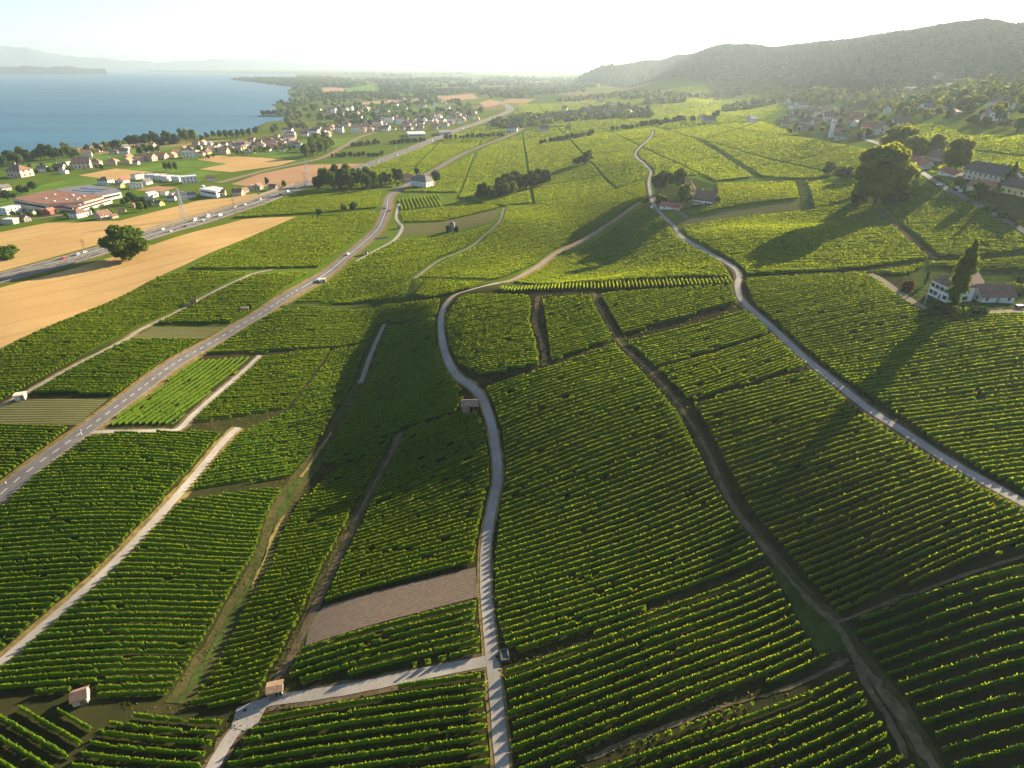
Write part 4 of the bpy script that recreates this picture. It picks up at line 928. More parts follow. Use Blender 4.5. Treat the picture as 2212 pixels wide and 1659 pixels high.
cape = scatter(ats([(502,173),(560,171),(640,172),(720,176),(790,184),(760,190),(660,188),(630,187),(590,182),(550,178)]), 30, 6)
woods('woodland', 'dark wooded cape reaching into the lake', cape, 36, 20, ['leaf','leaf3'], 5, 6)
tw = scatter(ats([(600,244),(612,236),(600,224),(626,218),(648,212),(640,196),(760,198),(900,206),(1000,222),(1045,244),(1000,258),(900,262),(760,272),(690,282),(640,290),(600,296),(572,296),(580,280),(606,262)]), 64, 7)
tw = tw[~inpoly(tw[:,0], tw[:,1], lk)]
for nm_, mt_, pq in (('wheat_field','wheat2',[(694,190),(738,186),(744,197),(702,201)]),('meadow','lawn',[(742,186),(800,182),(818,192),(800,199),(746,199)]),('meadow','lawn',[(842,205),(884,200),(896,207),(850,212)]),('wheat_field','wheat2',[(952,209),(1022,203),(1032,213),(960,219)]),('wheat_field','wheat2',[(1035,222),(1060,215),(1086,224),(1050,233)]),('meadow','lawn',[(880,232),(960,226),(975,234),(890,241)]),('wheat_field','wheat2',[(762,222),(860,216),(868,221),(770,227)])):
    Q = ats(pq)
    if len(Q) < 3: continue
    sheet(nm_, pq, M[mt_], .5); cq = Q[:,:2].mean(0); tw = tw[~inpoly(tw[:,0], tw[:,1], cq+(Q[:,:2]-cq)*1.25)]
woods('woodland', 'trees filling the gardens of the lakeside town', tw, 17, 13, ['leaf','leaf3','leaf'], 6, 14)
wv = scatter(ats([(1235,185),(1320,184),(1240,196),(1150,206),(1120,214),(1050,206),(1060,192),(1150,186)]), 40, 8)
woods('woodland', 'scattered trees on the plain below the range', wv, 20, 14, ['leaf','leaf3'], 7, 8)
hm = np.vstack([scatter(ats(q), s_, 9+i) for i, (q, s_) in enumerate([
    ([(1060,262),(1150,250),(1240,244),(1330,226),(1400,240),(1410,256),(1330,258),(1250,262),(1160,272),(1100,280),(1065,280)], 20),
    ([(1330,212),(1480,200),(1600,196),(1610,204),(1480,212),(1340,218)], 30),
    ([(1390,222),(1470,214),(1478,222),(1400,228)], 14),
    ([(1560,236),(1640,216),(1690,212),(1690,222),(1620,238),(1570,244)], 15),
    ([(1200,216),(1300,206),(1420,196),(1430,201),(1310,213),(1210,222)], 30)])])
woods('woodland', 'trees round the hamlets in the middle distance', hm, 13, 11, ['leaf','leaf3','leaf2'], 8, 14)
shore = scatter(ats([(276,352),(300,340),(300,342),(280,356)]), 12, 3)
uv = scatter(ats([(1690,212),(1760,198),(1850,208),(1950,194),(2060,186),(2140,180),(2212,172),(2300,170),(2300,290),(2212,286),(2120,286),(2050,270),(1960,262),(1930,244),(1870,236),(1800,226),(1730,230)]), 20, 12)
uv_solo = uv[np.argsort(np.hypot(uv[:,0], uv[:,1]))][:70]; uv_rest = uv[np.argsort(np.hypot(uv[:,0], uv[:,1]))][70:]
for q in uv_solo: tree(q, random.uniform(8,15), random.uniform(8,14), random.choice(DK+[('round',2),('ragged',2),('cone',0)]), 'garden tree among the scattered houses below the wooded range', 'tree', 'garden trees below the range')
woods('woodland', 'trees filling the upper gardens at the foot of the wooded range', uv_rest, 13, 12, ['leaf','leaf3','leaf2'], 9, 18)
vv_ = scatter(ats([(1672,262),(1700,244),(1760,236),(1850,250),(1930,262),(1940,290),(1880,300),(1820,310),(1780,296),(1720,300),(1690,290)]), 15, 13)
for q in vv_[::2][:60]: tree(q, random.uniform(7,12), random.uniform(7,12), random.choice(DK+[('cone',0),('round',2)]), 'tree among the houses of the village with the white tower', 'tree', 'trees of the tower village')
isl = at(585, 250) if False else None

row_px((2085,432),(2200,486),12,16,13,[('shrub',0),('shrub',2),('shrub',1)],'garden shrub between hamlet lane and the houses at right','hamlet garden shrubs',10,'shrub','shrub',False)
# ------------------------------------------------------------------ buildings
def window_mesh(wd, ht, shut=True):
    b = MB(); b.box(-wd/2, wd/2, -.06, .03, 0, ht); me = b.mesh('window', M['glass']); return me
WIN = window_mesh(1.1, 1.5)
sb = MB(); sb.box(-1.05,-.58,-.10,.03,-.05,1.55); sb.box(.58,1.05,-.10,.03,-.05,1.55); SHUT = sb.mesh('shutters', M['shutter'])
db = MB(); db.box(-.55,.55,-.08,.03,0,2.1); DOOR = db.mesh('door', M['wood'])
def house(L, D, He, Hr, wall, roof, style='gable', win=0, chim=1, shut=False, storeys=1, name='house'):
    """returns the Empty of a house whose parts are wall, roof (> chimney), windows and door"""
    root = empty(name, (0,0,0)); x, y = L/2, D/2
    b = MB()
    if style == 'gable':
        b.add([(-x,-y,-2.5),(x,-y,-2.5),(x,y,-2.5),(-x,y,-2.5),(-x,-y,He),(x,-y,He),(x,y,He),(-x,y,He),(-x,0,He+Hr),(x,0,He+Hr)],
              [(3,2,1,0),(0,1,5,4),(2,3,7,6),(1,2,6,9,5),(3,0,4,8,7),(4,5,9,8),(6,7,8,9)])
    else: b.box(-x,x,-y,y,-2.5,He)
    child('wall', b.mesh('wall', M[wall]), root)
    b = MB(); o = .55; t = .28; sl_ = Hr/y if y else 0
    if style == 'gable':
        e = He - o*sl_
        for s in (-1, 1):
            b.add([(-x-o,s*(y+o),e+.03),(x+o,s*(y+o),e+.03),(x+o,0,He+Hr+.03),(-x-o,0,He+Hr+.03),(-x-o,s*(y+o),e+t),(x+o,s*(y+o),e+t),(x+o,0,He+Hr+t+.05),(-x-o,0,He+Hr+t+.05)],
                  [(0,1,2,3),(7,6,5,4),(0,4,5,1),(1,5,6,2),(3,7,4,0)] if s < 0 else [(3,2,1,0),(4,5,6,7),(1,5,4,0),(2,6,5,1),(0,4,7,3)])
    elif style in ('hip', 'mansard'):
        q = min(x*.75, y*.95); x2, y2 = x+o, y+o
        if style == 'hip':
            b.add([(-x2,-y2,He+.02),(x2,-y2,He+.02),(x2,y2,He+.02),(-x2,y2,He+.02),(-x2+q+o,0,He+Hr),(x2-q-o,0,He+Hr)], [(3,2,1,0),(0,1,5,4),(1,2,5),(2,3,4,5),(3,0,4)])
        else:
            k = 1.1; b.add([(-x2,-y2,He+.02),(x2,-y2,He+.02),(x2,y2,He+.02),(-x2,y2,He+.02),(-x+k,-y+k,He+Hr*.62),(x-k,-y+k,He+Hr*.62),(x-k,y-k,He+Hr*.62),(-x+k,y-k,He+Hr*.62),(-x+q,0,He+Hr),(x-q,0,He+Hr)],
                [(3,2,1,0),(0,1,5,4),(1,2,6,5),(2,3,7,6),(3,0,4,7),(4,5,9,8),(5,6,9),(6,7,8,9),(7,4,8)])
    else: b.box(-x-.25,x+.25,-y-.25,y+.25,He+.003,He+.35)
    rf = child('roof', b.mesh('roof', M[roof]), root)
    for k in range(chim):
        c = MB(); cx = -L*.25 + k*L*.45; c.box(cx-.45,cx+.45,y*.22-.4,y*.22+.4,He+Hr*.45,He+Hr+1.0); c.box(cx-.55,cx+.55,y*.22-.5,y*.22+.5,He+Hr+1.003,He+Hr+1.2)
        child('chimney', c.mesh('chimney', M['stone']), rf)
    for st in range(storeys):
        z0 = .9 + st*2.75
        for k in range(win):
            xx = -x + L*(k+.5)/win
            if st == 0 and k == win//2: child('door', DOOR, root, (xx, -y-.02, 0)); continue
            w_ = child('window', WIN, root, (xx, -y-.02, z0))
            if shut: child('shutters', SHUT, w_)
        if win:
            for s in (-1, 1):
                for yy in (-D*.2, D*.2):
                    w_ = child('window', WIN, root, (s*(x+.02), yy, z0), s*math.pi/2)
                    if shut: child('shutters', SHUT, w_)
    return root
def place(root, p, rz, sc=1.0, dz=0.0):
    root.location = (p[0], p[1], float(hz(p[0], p[1]))+dz); root.rotation_euler = (0,0,rz); root.scale = (sc,)*3; return root
def front(a, b, D, **kw):
    """house whose front wall runs between two ground pixels; depth D metres"""
    p, q = at(*a), at(*b); L = math.hypot(*(q-p)[:2]); rz = math.atan2(q[1]-p[1], q[0]-p[0]); return p, q, L, rz
def front_house(a, b, D, He, Hr, wall, roof, label, style='gable', cat='house', name='house', **kw):
    p, q, L, rz = front(a, b, D); r = house(L, D, He, Hr, wall, roof, style, name=name, **kw)
    c = (p[:2]+q[:2])/2 + np.array([-math.sin(rz), math.cos(rz)])*D/2
    place(r, c, rz); r.location.z = min(float(hz(*p[:2])), float(hz(*q[:2]))) + .4
    return tag(r, label, cat)
front_house((2003,636),(2042,654),11,6.2,4.2,'white','roof_b','white two storey house with dark shutters left of the poplar','hip','house','farmhouse',win=4,storeys=2,shut=True,chim=2)
front_house((2070,653),(2112,640),9,6.0,4.5,'white','roof_b','white house wing with brown roof right of the poplar','gable','house','farmhouse',win=3,storeys=2,shut=True)
front_house((2118,654),(2188,656),9,2.8,3.6,'white','roof_b','low long outbuilding with broad brown roof beside the poplar house','gable','house','outbuilding',win=3,chim=0)
front_house((1497,442),(1540,440),11,5.6,5.2,'white','roof_b','long farm wing with white shuttered wall and brown roof','gable','farmhouse','farmhouse',win=7,storeys=2,shut=True,chim=1)
front_house((1470,432),(1500,428),13,8.5,6.5,'cream','roof_o','tall cream farmhouse with orange roof behind the brown roofed wing','hip','farmhouse','farmhouse',win=3,storeys=3,shut=True,chim=2)
front_house((1424,452),(1466,453),7,3.0,2.8,'white','roof_r','low shed with red tiled roof beside the farm lane','gable','shed','shed',win=2,chim=0)
front_house((2076,386),(2166,396),12,5.8,4.6,'cream','roof_d','long cream farmhouse with dark roof on the hamlet lane','gable','farmhouse','farmhouse',win=8,storeys=2,chim=3)
front_house((2086,412),(2138,412),8,3.0,3.2,'cream','roof_r','low barn with dull red roof in front of the cream farmhouse','gable','barn','barn',win=0,chim=0)
front_house((2158,416),(2225,430),10,4.2,3.8,'yellow','roof_d','yellow house with solar panels at the right frame edge','gable','house','house',win=5,chim=1)
front_house((2025,378),(2062,384),7,3.0,2.2,'white','roof_r','white garage building beside the hamlet lane','gable','garage','garage',win=2,chim=0)
front_house((1955,364),(1992,368),9,5,4,'cream','roof_r','house with dull red roof just right behind the huge tree','gable','house','house',win=2,chim=1)
front_house((1999,352),(2040,352),9,5,4,'pinkw','roof_b','house with brown roof under the trees of the hamlet lane','gable','house','house',win=3,chim=1)
front_house((888,404),(921,408),14,7.5,7.0,'white','roof_g','manor with steep grey roof at the end of the asphalt road','mansard','manor','manor',win=6,storeys=2,chim=2)
front_house((922,406),(940,403),9,4,3.5,'cream','roof_o','orange roofed annex right of the manor','gable','annex','annex',win=2,chim=0)
front_house((874,395),(889,394),9,6,4,'pinkw','roof_o','pink house just left of the manor','gable','house','house',win=2,chim=1)
front_house((1716,262) if False else (1722,274),(1748,272),12,7,4.5,'white','roof_b','large white house at the left end of the tower village','gable','house','house',win=4,storeys=2)
# church with tall slab tower
p = at(1793, 297); k = ppm(p); tw_w = 8/k; tw_h = 33/k*1.05
ch = empty('church', (p[0], p[1], p[2])); b = MB(); b.box(-tw_w/2,tw_w/2,-tw_w*.3,tw_w*.3,-2,tw_h); child('tower', b.mesh('tower', M['white']), ch)
b = MB(); b.box(-tw_w*.3,tw_w*.3,-tw_w*.3-.05,-tw_w*.3+.1,tw_h*.86,tw_h*.95); child('belfry_opening', b.mesh('belfry_opening', M['glass']), ch)
nv = house(13, 9, 4.5, 4.5, 'white', 'roof_b', 'gable', win=3, chim=0, name='nave'); nl = nv.name
for o in list(KIDS[nl]): o.parent = ch; o.location.x += 9; o.location.y += 2
bpy.data.objects.remove(nv)
tag(ch, 'white church with tall slab bell tower on the village edge', 'church')

WORD = ['first','second','third','fourth','fifth','sixth','seventh','eighth','ninth','tenth','eleventh','twelfth','thirteenth','fourteenth','fifteenth','sixteenth','seventeenth','eighteenth','nineteenth','twentieth']
def ordi(i): return WORD[i] if i < 20 else ('twenty-'+WORD[i-20] if i < 29 else ('thirtieth' if i == 29 else ('thirty-'+WORD[i-30] if i < 39 else ('fortieth' if i == 39 else 'forty-'+WORD[i-40] if i < 49 else ('fiftieth' if i == 49 else 'fifty-'+WORD[i-50])))))
WN = {'white':'white','cream':'cream','yellow':'yellow','pinkw':'pink','stone':'grey stone','redw':'red'}
RN = {'roof_o':'orange','roof_b':'brown','roof_r':'red','roof_g':'grey','roof_w':'pale'}
PROTO = {}
def cluster(items, place_words, group):
    items = sorted(items, key=lambda q: q[0])
    for i, (x_, y_, wpx, wall, roof, style) in enumerate(items):
        p = at(x_, y_)
        if p is None: continue
        key = (wall, roof, style)
        if key not in PROTO:
            L, D, He, Hr = {'gable':(13,9.5,5.0,3.8),'hip':(13,11,5.0,3.6),'flat':(14,10,6.2,0),'tall':(18,12,11,3)}[style]
            PROTO[key] = r = house(L, D, He, Hr, wall, roof, 'gable' if style == 'tall' else style, win=4, storeys=2 if style != 'tall' else 4, chim=1 if style in ('gable','hip') else 0)
        else: r = copy_tree(PROTO[key])
        k = ppm(p); sc = np.clip((.86*wpx if x_ < 700 else .95*wpx)/k/13.0, .5, 2.0)
        place(r, p, random.choice([0,.25,-.3,.5,1.2,1.57,-.1]) + random.uniform(-.1,.1), sc)
        tag(r, f'{WN[wall]} house with {RN[roof]} roof, {ordi(i)} from the left {place_words}', 'house', group)
wr = [('white','roof_o','gable'),('white','roof_b','gable'),('cream','roof_b','hip'),('white','roof_b','hip'),('pinkw','roof_o','gable'),('cream','roof_o','gable'),('white','roof_g','gable'),('yellow','roof_b','gable')]
def rnd(L, w0=20): return [(a, b, (c[0] if c else w0)*random.uniform(.9,1.1), *random.choice(wr)) for a, b, *c in L]
cluster([(46,381,44,'pinkw','roof_b','hip'),(94,371,22,'white','roof_g','gable'),(131,368,24,'cream','roof_b','gable'),(142,357,18,'white','roof_g','flat'),(139,375,16,'white','roof_g','flat'),(163,360,20,'pinkw','roof_o','gable'),(180,363,36,'cream','roof_b','gable'),(208,357,24,'pinkw','roof_b','hip'),(245,356,24,'pinkw','roof_o','hip')], 'above the factory', 'houses of the left meadow')
cluster([(279,353,20,'pinkw','roof_o','gable'),(295,355,14,'white','roof_b','gable'),(304,349,18,'pinkw','roof_o','gable'),(281,344,16,'pinkw','roof_o','gable'),(327,347,26,'pinkw','roof_o','gable'),(312,342,16,'pinkw','roof_o','gable'),(352,344,24,'pinkw','roof_o','gable'),(340,340,14,'pinkw','roof_o','gable'),(375,340,18,'pinkw','roof_o','gable'),(409,340,28,'white','roof_g','flat')], 'in the meadow row', 'row of orange roofed houses')
cluster(rnd([(189,338,24),(185,332,16),(215,328,14),(246,333,16),(270,332,18),(272,323,16),(307,320,16),(330,318,16)], 16), 'among left shore trees', 'left lakeside houses')
cluster(rnd([(382,332,16),(400,324,14),(410,328,20),(430,322,14),(450,333,16),(454,324,16),(470,327,16),(485,332,22),(497,324,18),(512,321,18),(532,318,20),(470,318,14),(455,314,14),(440,312,14),(424,314,14),(520,310,14),(545,306,16),(560,311,16),(575,306,16),(590,312,18),(568,318,18),(606,308,16),(622,312,16),(548,324,16),(500,312,14),(485,316,14),(418,332,14),(436,336,14),(462,320,12),(476,326,14),(492,327,14),(506,316,12),(516,326,14),(526,322,14),(538,314,14),(552,317,14),(566,322,14),(582,320,14),(596,318,14),(612,318,14),(630,306,14),(640,314,14),(536,330,14),(446,327,12),(424,327,12),(580,326,14),(610,327,14),(550,330,14)], 16), 'in the shore village', 'houses of the shore village')
row_px((420,336),(640,318),24,11,11,DK+[('shrub',0)],'garden tree among the houses of the shore village','garden trees of the shore village',9)
cluster([(299,386,24,'white','roof_b','flat'),(329,387,24,'white','roof_w','flat'),(348,388,22,'white','roof_w','flat'),(365,390,24,'white','roof_w','flat'),(386,391,24,'white','roof_w','flat'),(410,394,32,'white','roof_w','flat')], 'in the white blocks', 'white flat roofed blocks')
cluster([(230,398,28,'white','roof_b','hip'),(260,405,18,'yellow','roof_g','gable'),(269,395,20,'white','roof_r','gable'),(295,406,26,'white','roof_g','flat'),(319,398,20,'white','roof_g','gable'),(455,391,20,'white','roof_b','gable'),(357,421,16,'white','roof_g','flat'),(375,423,16,'cream','roof_g','flat'),(392,421,16,'white','roof_g','flat'),(410,422,16,'white','roof_g','flat'),(372,433,18,'white','roof_g','gable'),(398,432,18,'white','roof_g','flat'),(415,426,18,'white','roof_g','gable'),(345,444,20,'yellow','roof_g','gable'),(322,438,22,'stone','roof_g','gable'),(293,447,14,'yellow','roof_b','gable'),(265,458,14,'cream','roof_b','gable')], 'right of the factory', 'houses right of the factory')
cluster([(225,472,30,'pinkw','roof_b','gable'),(172,469,32,'white','roof_b','hip'),(247,471,12,'cream','roof_b','gable'),(188,464,20,'white','roof_g','flat'),(110,462,22,'redw','roof_r','gable'),(96,461,16,'redw','roof_b','gable'),(25,461,34,'white','roof_w','flat'),(54,478,24,'stone','roof_b','gable'),(26,483,26,'cream','roof_w','flat'),(4,483,18,'pinkw','roof_o','gable'),(67,466,20,'cream','roof_g','gable'),(88,447,26,'white','roof_w','flat'),(12,412,22,'cream','roof_g','gable')], 'below the factory', 'houses below the factory')
cluster([(478,422,22,'cream','roof_b','gable'),(515,422,24,'cream','roof_b','gable'),(529,416,18,'stone','roof_b','gable'),(521,421,18,'cream','roof_o','gable'),(559,409,22,'stone','roof_b','gable'),(591,410,20,'stone','roof_b','gable'),(545,410,18,'pinkw','roof_b','gable')], 'by the motorway barrier', 'houses beside the motorway barrier')
rh = [(1700,225,18),(1715,235,22),(1735,233,18),(1759,218,18),(1713,260,18),(1696,273,18),(1768,257,22),(1788,260,26),(1734,283,22),(1814,302,24),(1806,290,20),(1831,255,22),(1849,260,24),(1859,258,18),(1811,268,26),(1874,284,28),(1899,290,34),(1871,294,24),(1756,248,20),(1799,249,22),(1776,245,22),(1820,246,20),(1745,252,18),(1784,242,18),(1835,266,20),(1762,268,20),(1848,272,18),(1700,258,16),(1722,250,18)]
cluster([(a, b, c, *random.choice([('white','roof_b','gable'),('cream','roof_b','gable'),('white','roof_r','gable'),('pinkw','roof_b','gable'),('cream','roof_r','gable')])) for a, b, c in rh], 'in the tower village', 'houses of the tower village')
ru = [(2001,240,26),(2029,244,22),(1916,242,18),(2121,223,22),(2059,194,26),(2081,197,20),(2104,197,20),(2181,190,30),(2186,206,36),(2159,238,42),(2131,255,28),(2156,258,28),(2146,213,24),(1966,198,18),(1836,215,18),(2029,173,24),(1924,200,14),(2059,250,22),(1944,277,34),(2090,215,20),(2025,212,18)]
cluster([(a, b, c, *random.choice([('white','roof_b','gable'),('white','roof_g','gable'),('white','roof_w','flat'),('cream','roof_b','hip'),('pinkw','roof_r','gable')])) for a, b, c in ru], 'below the wooded range', 'houses on the garden slope')
cluster([(a, b, c, *random.choice([('stone','roof_b','gable'),('cream','roof_b','gable'),('white','roof_b','gable'),('stone','roof_g','gable')])) for a, b, c in
   [(1106,285,24),(1175,284,20),(1227,279,10),(1157,263,18),(1125,260,16),(1190,260,16),(1225,255,16),(1250,253,16),(1270,250,18),(1305,238,16),(1322,235,34),(1312,248,18),(1340,248,18),(1360,250,18),(1380,250,16),(1220,238,12),(1275,233,12),(1295,224,12),(1432,220,32),(1330,245,18),(1262,245,16),(1290,246,16)]], 'in the middle hamlets', 'houses of the middle hamlets')
cluster([(1518,259,16,'white','roof_o','gable'),(1531,267,24,'cream','roof_b','gable'),(1623,264,20,'white','roof_g','gable')], 'of the slope farmsteads', 'farmsteads on the slope')
# the lakeside town
r_ = np.random.default_rng(21); T = []
for poly, n_ in (([(560,300),(640,290),(650,318),(600,328),(560,322)], 22), ([(655,284),(735,276),(734,292),(660,300)], 26), ([(734,262),(896,256),(896,280),(760,288)], 62), ([(896,252),(1034,240),(1036,262),(940,280),(896,284)], 48), ([(680,235),(800,228),(880,245),(720,262)], 34), ([(820,212),(980,222),(990,240),(860,236)], 24)):
    xs = [q[0] for q in poly]; ys = [q[1] for q in poly]; c = 0
    while c < n_:
        a, b = r_.uniform(min(xs), max(xs)), r_.uniform(min(ys), max(ys))
        if inpoly(np.array([a]), np.array([b]), poly)[0]: T.append((a, b)); c += 1
T.sort(key=lambda q: -q[1]); REST = []
for ti, (a, b) in enumerate(T):
    p = at(a, b)
    if p is None or inpoly(p[0:1], p[1:2], lk)[0]: continue
    key = random.choice(wr[:6] + [('cream','roof_b','hip'),('white','roof_b','tall')])
    if ti >= 85: REST.append((p, key, random.choice([.3,-.25,1.4,0]), random.uniform(.85,1.35))); continue
    if key not in PROTO: PROTO[key] = r = house(18, 12, 11, 3, key[0], key[1], 'gable', win=4, storeys=4, chim=0)
    else: r = copy_tree(PROTO[key])
    place(r, p, random.choice([.3,-.25,1.4,0]), random.uniform(.85,1.35))
    tag(r, f'{WN[key[0]]} {"apartment house" if key[2]=="tall" else "house"} with {RN[key[1]]} roof among trees in the lakeside town', 'house', f'{WN[key[0]]} town {"apartment " if key[2]=="tall" else ""}houses with {RN[key[1]]} roofs')
VV = []; FF = []; MI = []; mats = []; nb = 0
for p, key, rz, sc in REST:
    if key not in PROTO: continue
    c, s_ = math.cos(rz)*sc, math.sin(rz)*sc; z = float(hz(p[0], p[1]))
    for ch in KIDS[PROTO[key].name]:
        if not ch.name.startswith(('wall', 'roof')): continue
        v = np.array([tuple(q.co) for q in ch.data.vertices]); mname = ch.data.materials[0]
        if mname not in mats: mats.append(mname)
        VV.append(np.column_stack([p[0]+v[:,0]*c-v[:,1]*s_, p[1]+v[:,0]*s_+v[:,1]*c, z+v[:,2]*sc]))
        for f in ch.data.polygons: FF.append(tuple(i+nb for i in f.vertices)); MI.append(mats.index(mname))
        nb += len(v)
me = bpy.data.meshes.new('town_houses'); me.from_pydata(np.vstack(VV).tolist(), [], FF)
for q in mats: me.materials.append(q)
me.polygons.foreach_set('material_index', MI); me.update()
tag(link('town_houses', me), 'remaining small houses of the far lakeside town', 'houses', kind='stuff')
# factory halls
def hall(name, roof_px, h, wall, roof, label, extras=None, cat='factory hall'):
    P = np.array([at(a, b, h) for a, b in roof_px]); zt = P[:,2].mean(); zb = hz(P[:,0], P[:,1]).min() - 2
    c = P[:,:2].mean(0); r = empty(name, (c[0], c[1], zb)); poly = [tuple(q) for q in (P[:,:2]-c)]
    a2 = sum(poly[i][0]*poly[(i+1)%len(poly)][1]-poly[(i+1)%len(poly)][0]*poly[i][1] for i in range(len(poly)))
    if a2 < 0: poly = poly[::-1]
    child('wall', MB().prism(poly, 0, zt-zb-.4).mesh('wall', M[wall]), r)
    po = [(x*1.012, y*1.012) for x, y in poly]
    rf = child('roof', MB().prism(po, zt-zb-.397, zt-zb).mesh('roof', M[roof]), r)
    e = MB(); n_ = len(poly)
    for i in range(n_):       # ribbon windows under the eaves
        a, b = np.array(poly[i]), np.array(poly[(i+1)%n_]); d = b-a; L = np.hypot(*d)
        if L < 12: continue
        u = d/L; nn = np.array([u[1], -u[0]]); a1, b1 = a+u*2, b-u*2
        q = [a1+nn*.06, b1+nn*.06, b1-nn*.1, a1-nn*.1]; e.prism([tuple(x) for x in q], (zt-zb)*.62, (zt-zb)*.80)
    if e.v: child('window', e.mesh('window', M['glass']), r)
    for k in range(extras or 0):
        t = (k+.5)/(extras); i = k % n_
        q = np.array(poly[i])*.62*(1-t*.5) + np.array(poly[(i+2)%n_])*.3*t
        child('skylight', MB().box(q[0]-1.4,q[0]+1.4,q[1]-1,q[1]+1,zt-zb+.003,zt-zb+.8).mesh('skylight', M['roof_w']), rf)
    return tag(r, label, cat), r, zt-zb, poly, rf
hall('factory_hall', [(27,431),(107,414),(200,419),(222,423),(180,433),(98,439)], 9, 'cream', 'roof_f', 'large factory hall with rust coloured flat roof', 9)
hall('factory_hall', [(104,439),(182,434),(240,427),(168,446)], 6, 'cream', 'roof_f', 'lower front factory hall with rust coloured roof and cream wall', 6)
_, r, zt, poly, rf = hall('factory_hall', [(118,411),(190,401),(250,406),(260,412),(218,420),(150,417)], 8, 'white', 'roof_g', 'grey factory hall with rows of solar panels behind the rust roof')
pa = np.array(poly); cc = pa.mean(0)
for k in (-.5, -.1, .3):
    q = [(cc[0]+x*.42+k*0, cc[1]+y*.2+k*pa[:,1].max()*.9) for x, y in poly]
    child('solar_panels', MB().prism(q, zt+.05, zt+.5).mesh('solar_panels', M['solar']), rf)
hall('hall', [(430,408),(462,402),(481,405),(466,412)], 8, 'white', 'roof_w', 'white commercial hall right of the grey roofed terraces', 0, 'hall')
hall('hall', [(313,415),(334,412),(341,415),(320,420)], 5, 'white', 'roof_w', 'low pale hall left of the grey roofed terraces', 0, 'hall')
hall('hall', [(876,330) if False else (878,285),(916,283),(920,288),(882,290)], 6, 'white', 'roof_w', 'pale hall in the meadow left of the motorway', 0, 'hall')
hall('hall', [(946,282),(972,280),(975,284),(950,287)], 6, 'stone', 'roof_g', 'grey hall beside the motorway at the town edge', 0, 'hall')
p = at(441, 418); k = ppm(p); b = MB(); b.tube((0,0,-2),(0,0,16/k),5/k,5/k,14); b.tube((0,0,16/k),(0,0,18/k),5/k,1/k,14)
o = empty('silo', p); child('tank', b.mesh('tank', M['roof_w']), o); tag(o, 'pale round silo beside the white commercial hall', 'silo')

# ------------------------------------------------------------------ vineyard huts, trough, posts
def hut(bx, by, wpx, D, He, Hr, rz, wall, roof, label, open_front=False, name='vineyard_hut'):
    p = at(bx, by); L = wpx/ppm(p); r = empty(name, p, rz); x, y = L/2, D/2; t = .15; b = MB()
    if open_front:
        b.box(-x,x,y-t,y,-1.2,He); b.box(-x,-x+t,-y,y-t-.003,-1.2,He); b.box(x-t,x,-y,y-t-.003,-1.2,He); b.box(-x+t+.003,0,-y,-y+t,-1.2,He*.98)
        b.box(x*.5-.1,x*.5+.1,-y+.02,-y+.22,-1.2,He*.98)
    else: b.box(-x,x,-y,y,-1.2,He)
    for s in (-1,1): b.add([(s*x-s*.003,-y,He),(s*x-s*.003,y,He),(s*x-s*.003,0,He+Hr)], [(0,1,2)])
    child('wall', b.mesh('wall', M[wall]), r)
    b = MB(); o = .3; e = He - o*Hr/y
    for s in (-1, 1):
        b.add([(-x-o,s*(y+o),e+.02),(x+o,s*(y+o),e+.02),(x+o,0,He+Hr+.02),(-x-o,0,He+Hr+.02),(-x-o,s*(y+o),e+.14),(x+o,s*(y+o),e+.14),(x+o,0,He+Hr+.15),(-x-o,0,He+Hr+.15)],
              [(0,1,2,3),(7,6,5,4),(0,4,5,1),(1,5,6,2),(3,7,4,0)] if s < 0 else [(3,2,1,0),(4,5,6,7),(1,5,4,0),(2,6,5,1),(0,4,7,3)])
    child('roof', b.mesh('roof', M[roof]), r)
    child('door', DOOR, r, (x*.4 if not open_front else -x*.5, -y-.03, -.05))
    return tag(r, label, 'hut')
hut(178,1512,27,3.0,2.0,1.0,R(24),'cream','roof_b','small cream vineyard hut with brown gable roof, bottom left')
hut(597,1497,29,2.6,2.1,.35,R(14),'stone','wood','small shed with flat pale wooden roof beside the concrete lane',True)
hut(1015,886,34,5.0,3.2,1.3,R(4),'wood','roof_t','brown roofed open shed beside the bending concrete road',True)
hut(47,862,18,3.0,2.6,.25,R(20),'cream','cream','beige box shaped hut beside the farm path at the left edge')
hut(420,656,12,3.2,2.2,.9,R(10),'wood','roof_b','brown wooden hut beside the farm path')
hut(530,671,14,2.6,2.0,.3,R(10),'wood','roof_t','pale hut with overgrown sides beside the asphalt road')
hut(698,610,12,3.2,2.6,.3,R(15),'cream','cream','cream box hut at the asphalt road next to the white van')
hut(790,550,9,3.2,2.6,.6,R(10),'cream','roof_b','little cream hut right of the asphalt road bend')
hut(862,493,8,3,2.2,.6,R(10),'stone','roof_b','tiny grey hut beside the upper field lane')
p = at(977,498); b = MB(); b.box(-2.2,2.2,-2.2,2.2,-1,6.5); o = empty('transformer_tower', p); child('wall', b.mesh('wall', M['stone']), o)
b = MB(); b.add([(-2.7,-2.7,6.5),(2.7,-2.7,6.5),(2.7,2.7,6.5),(-2.7,2.7,6.5),(0,0,8.2)], [(3,2,1,0),(0,1,4),(1,2,4),(2,3,4),(3,0,4)]); child('roof', b.mesh('roof', M['roof_g']), o)
tag(o, 'small grey transformer tower on the pale young vineyard', 'tower'); 
tree_px(969,502,12,18,('shrub',2),'dark bush left against the grey transformer tower','shrub',None,'shrub',False)
tree_px(986,502,12,16,('shrub',2),'dark bush right against the grey transformer tower','shrub',None,'shrub',False)
p = at(1090,1418); o = empty('water_trough', (p[0],p[1],p[2]+.1), R(8)); b = MB()
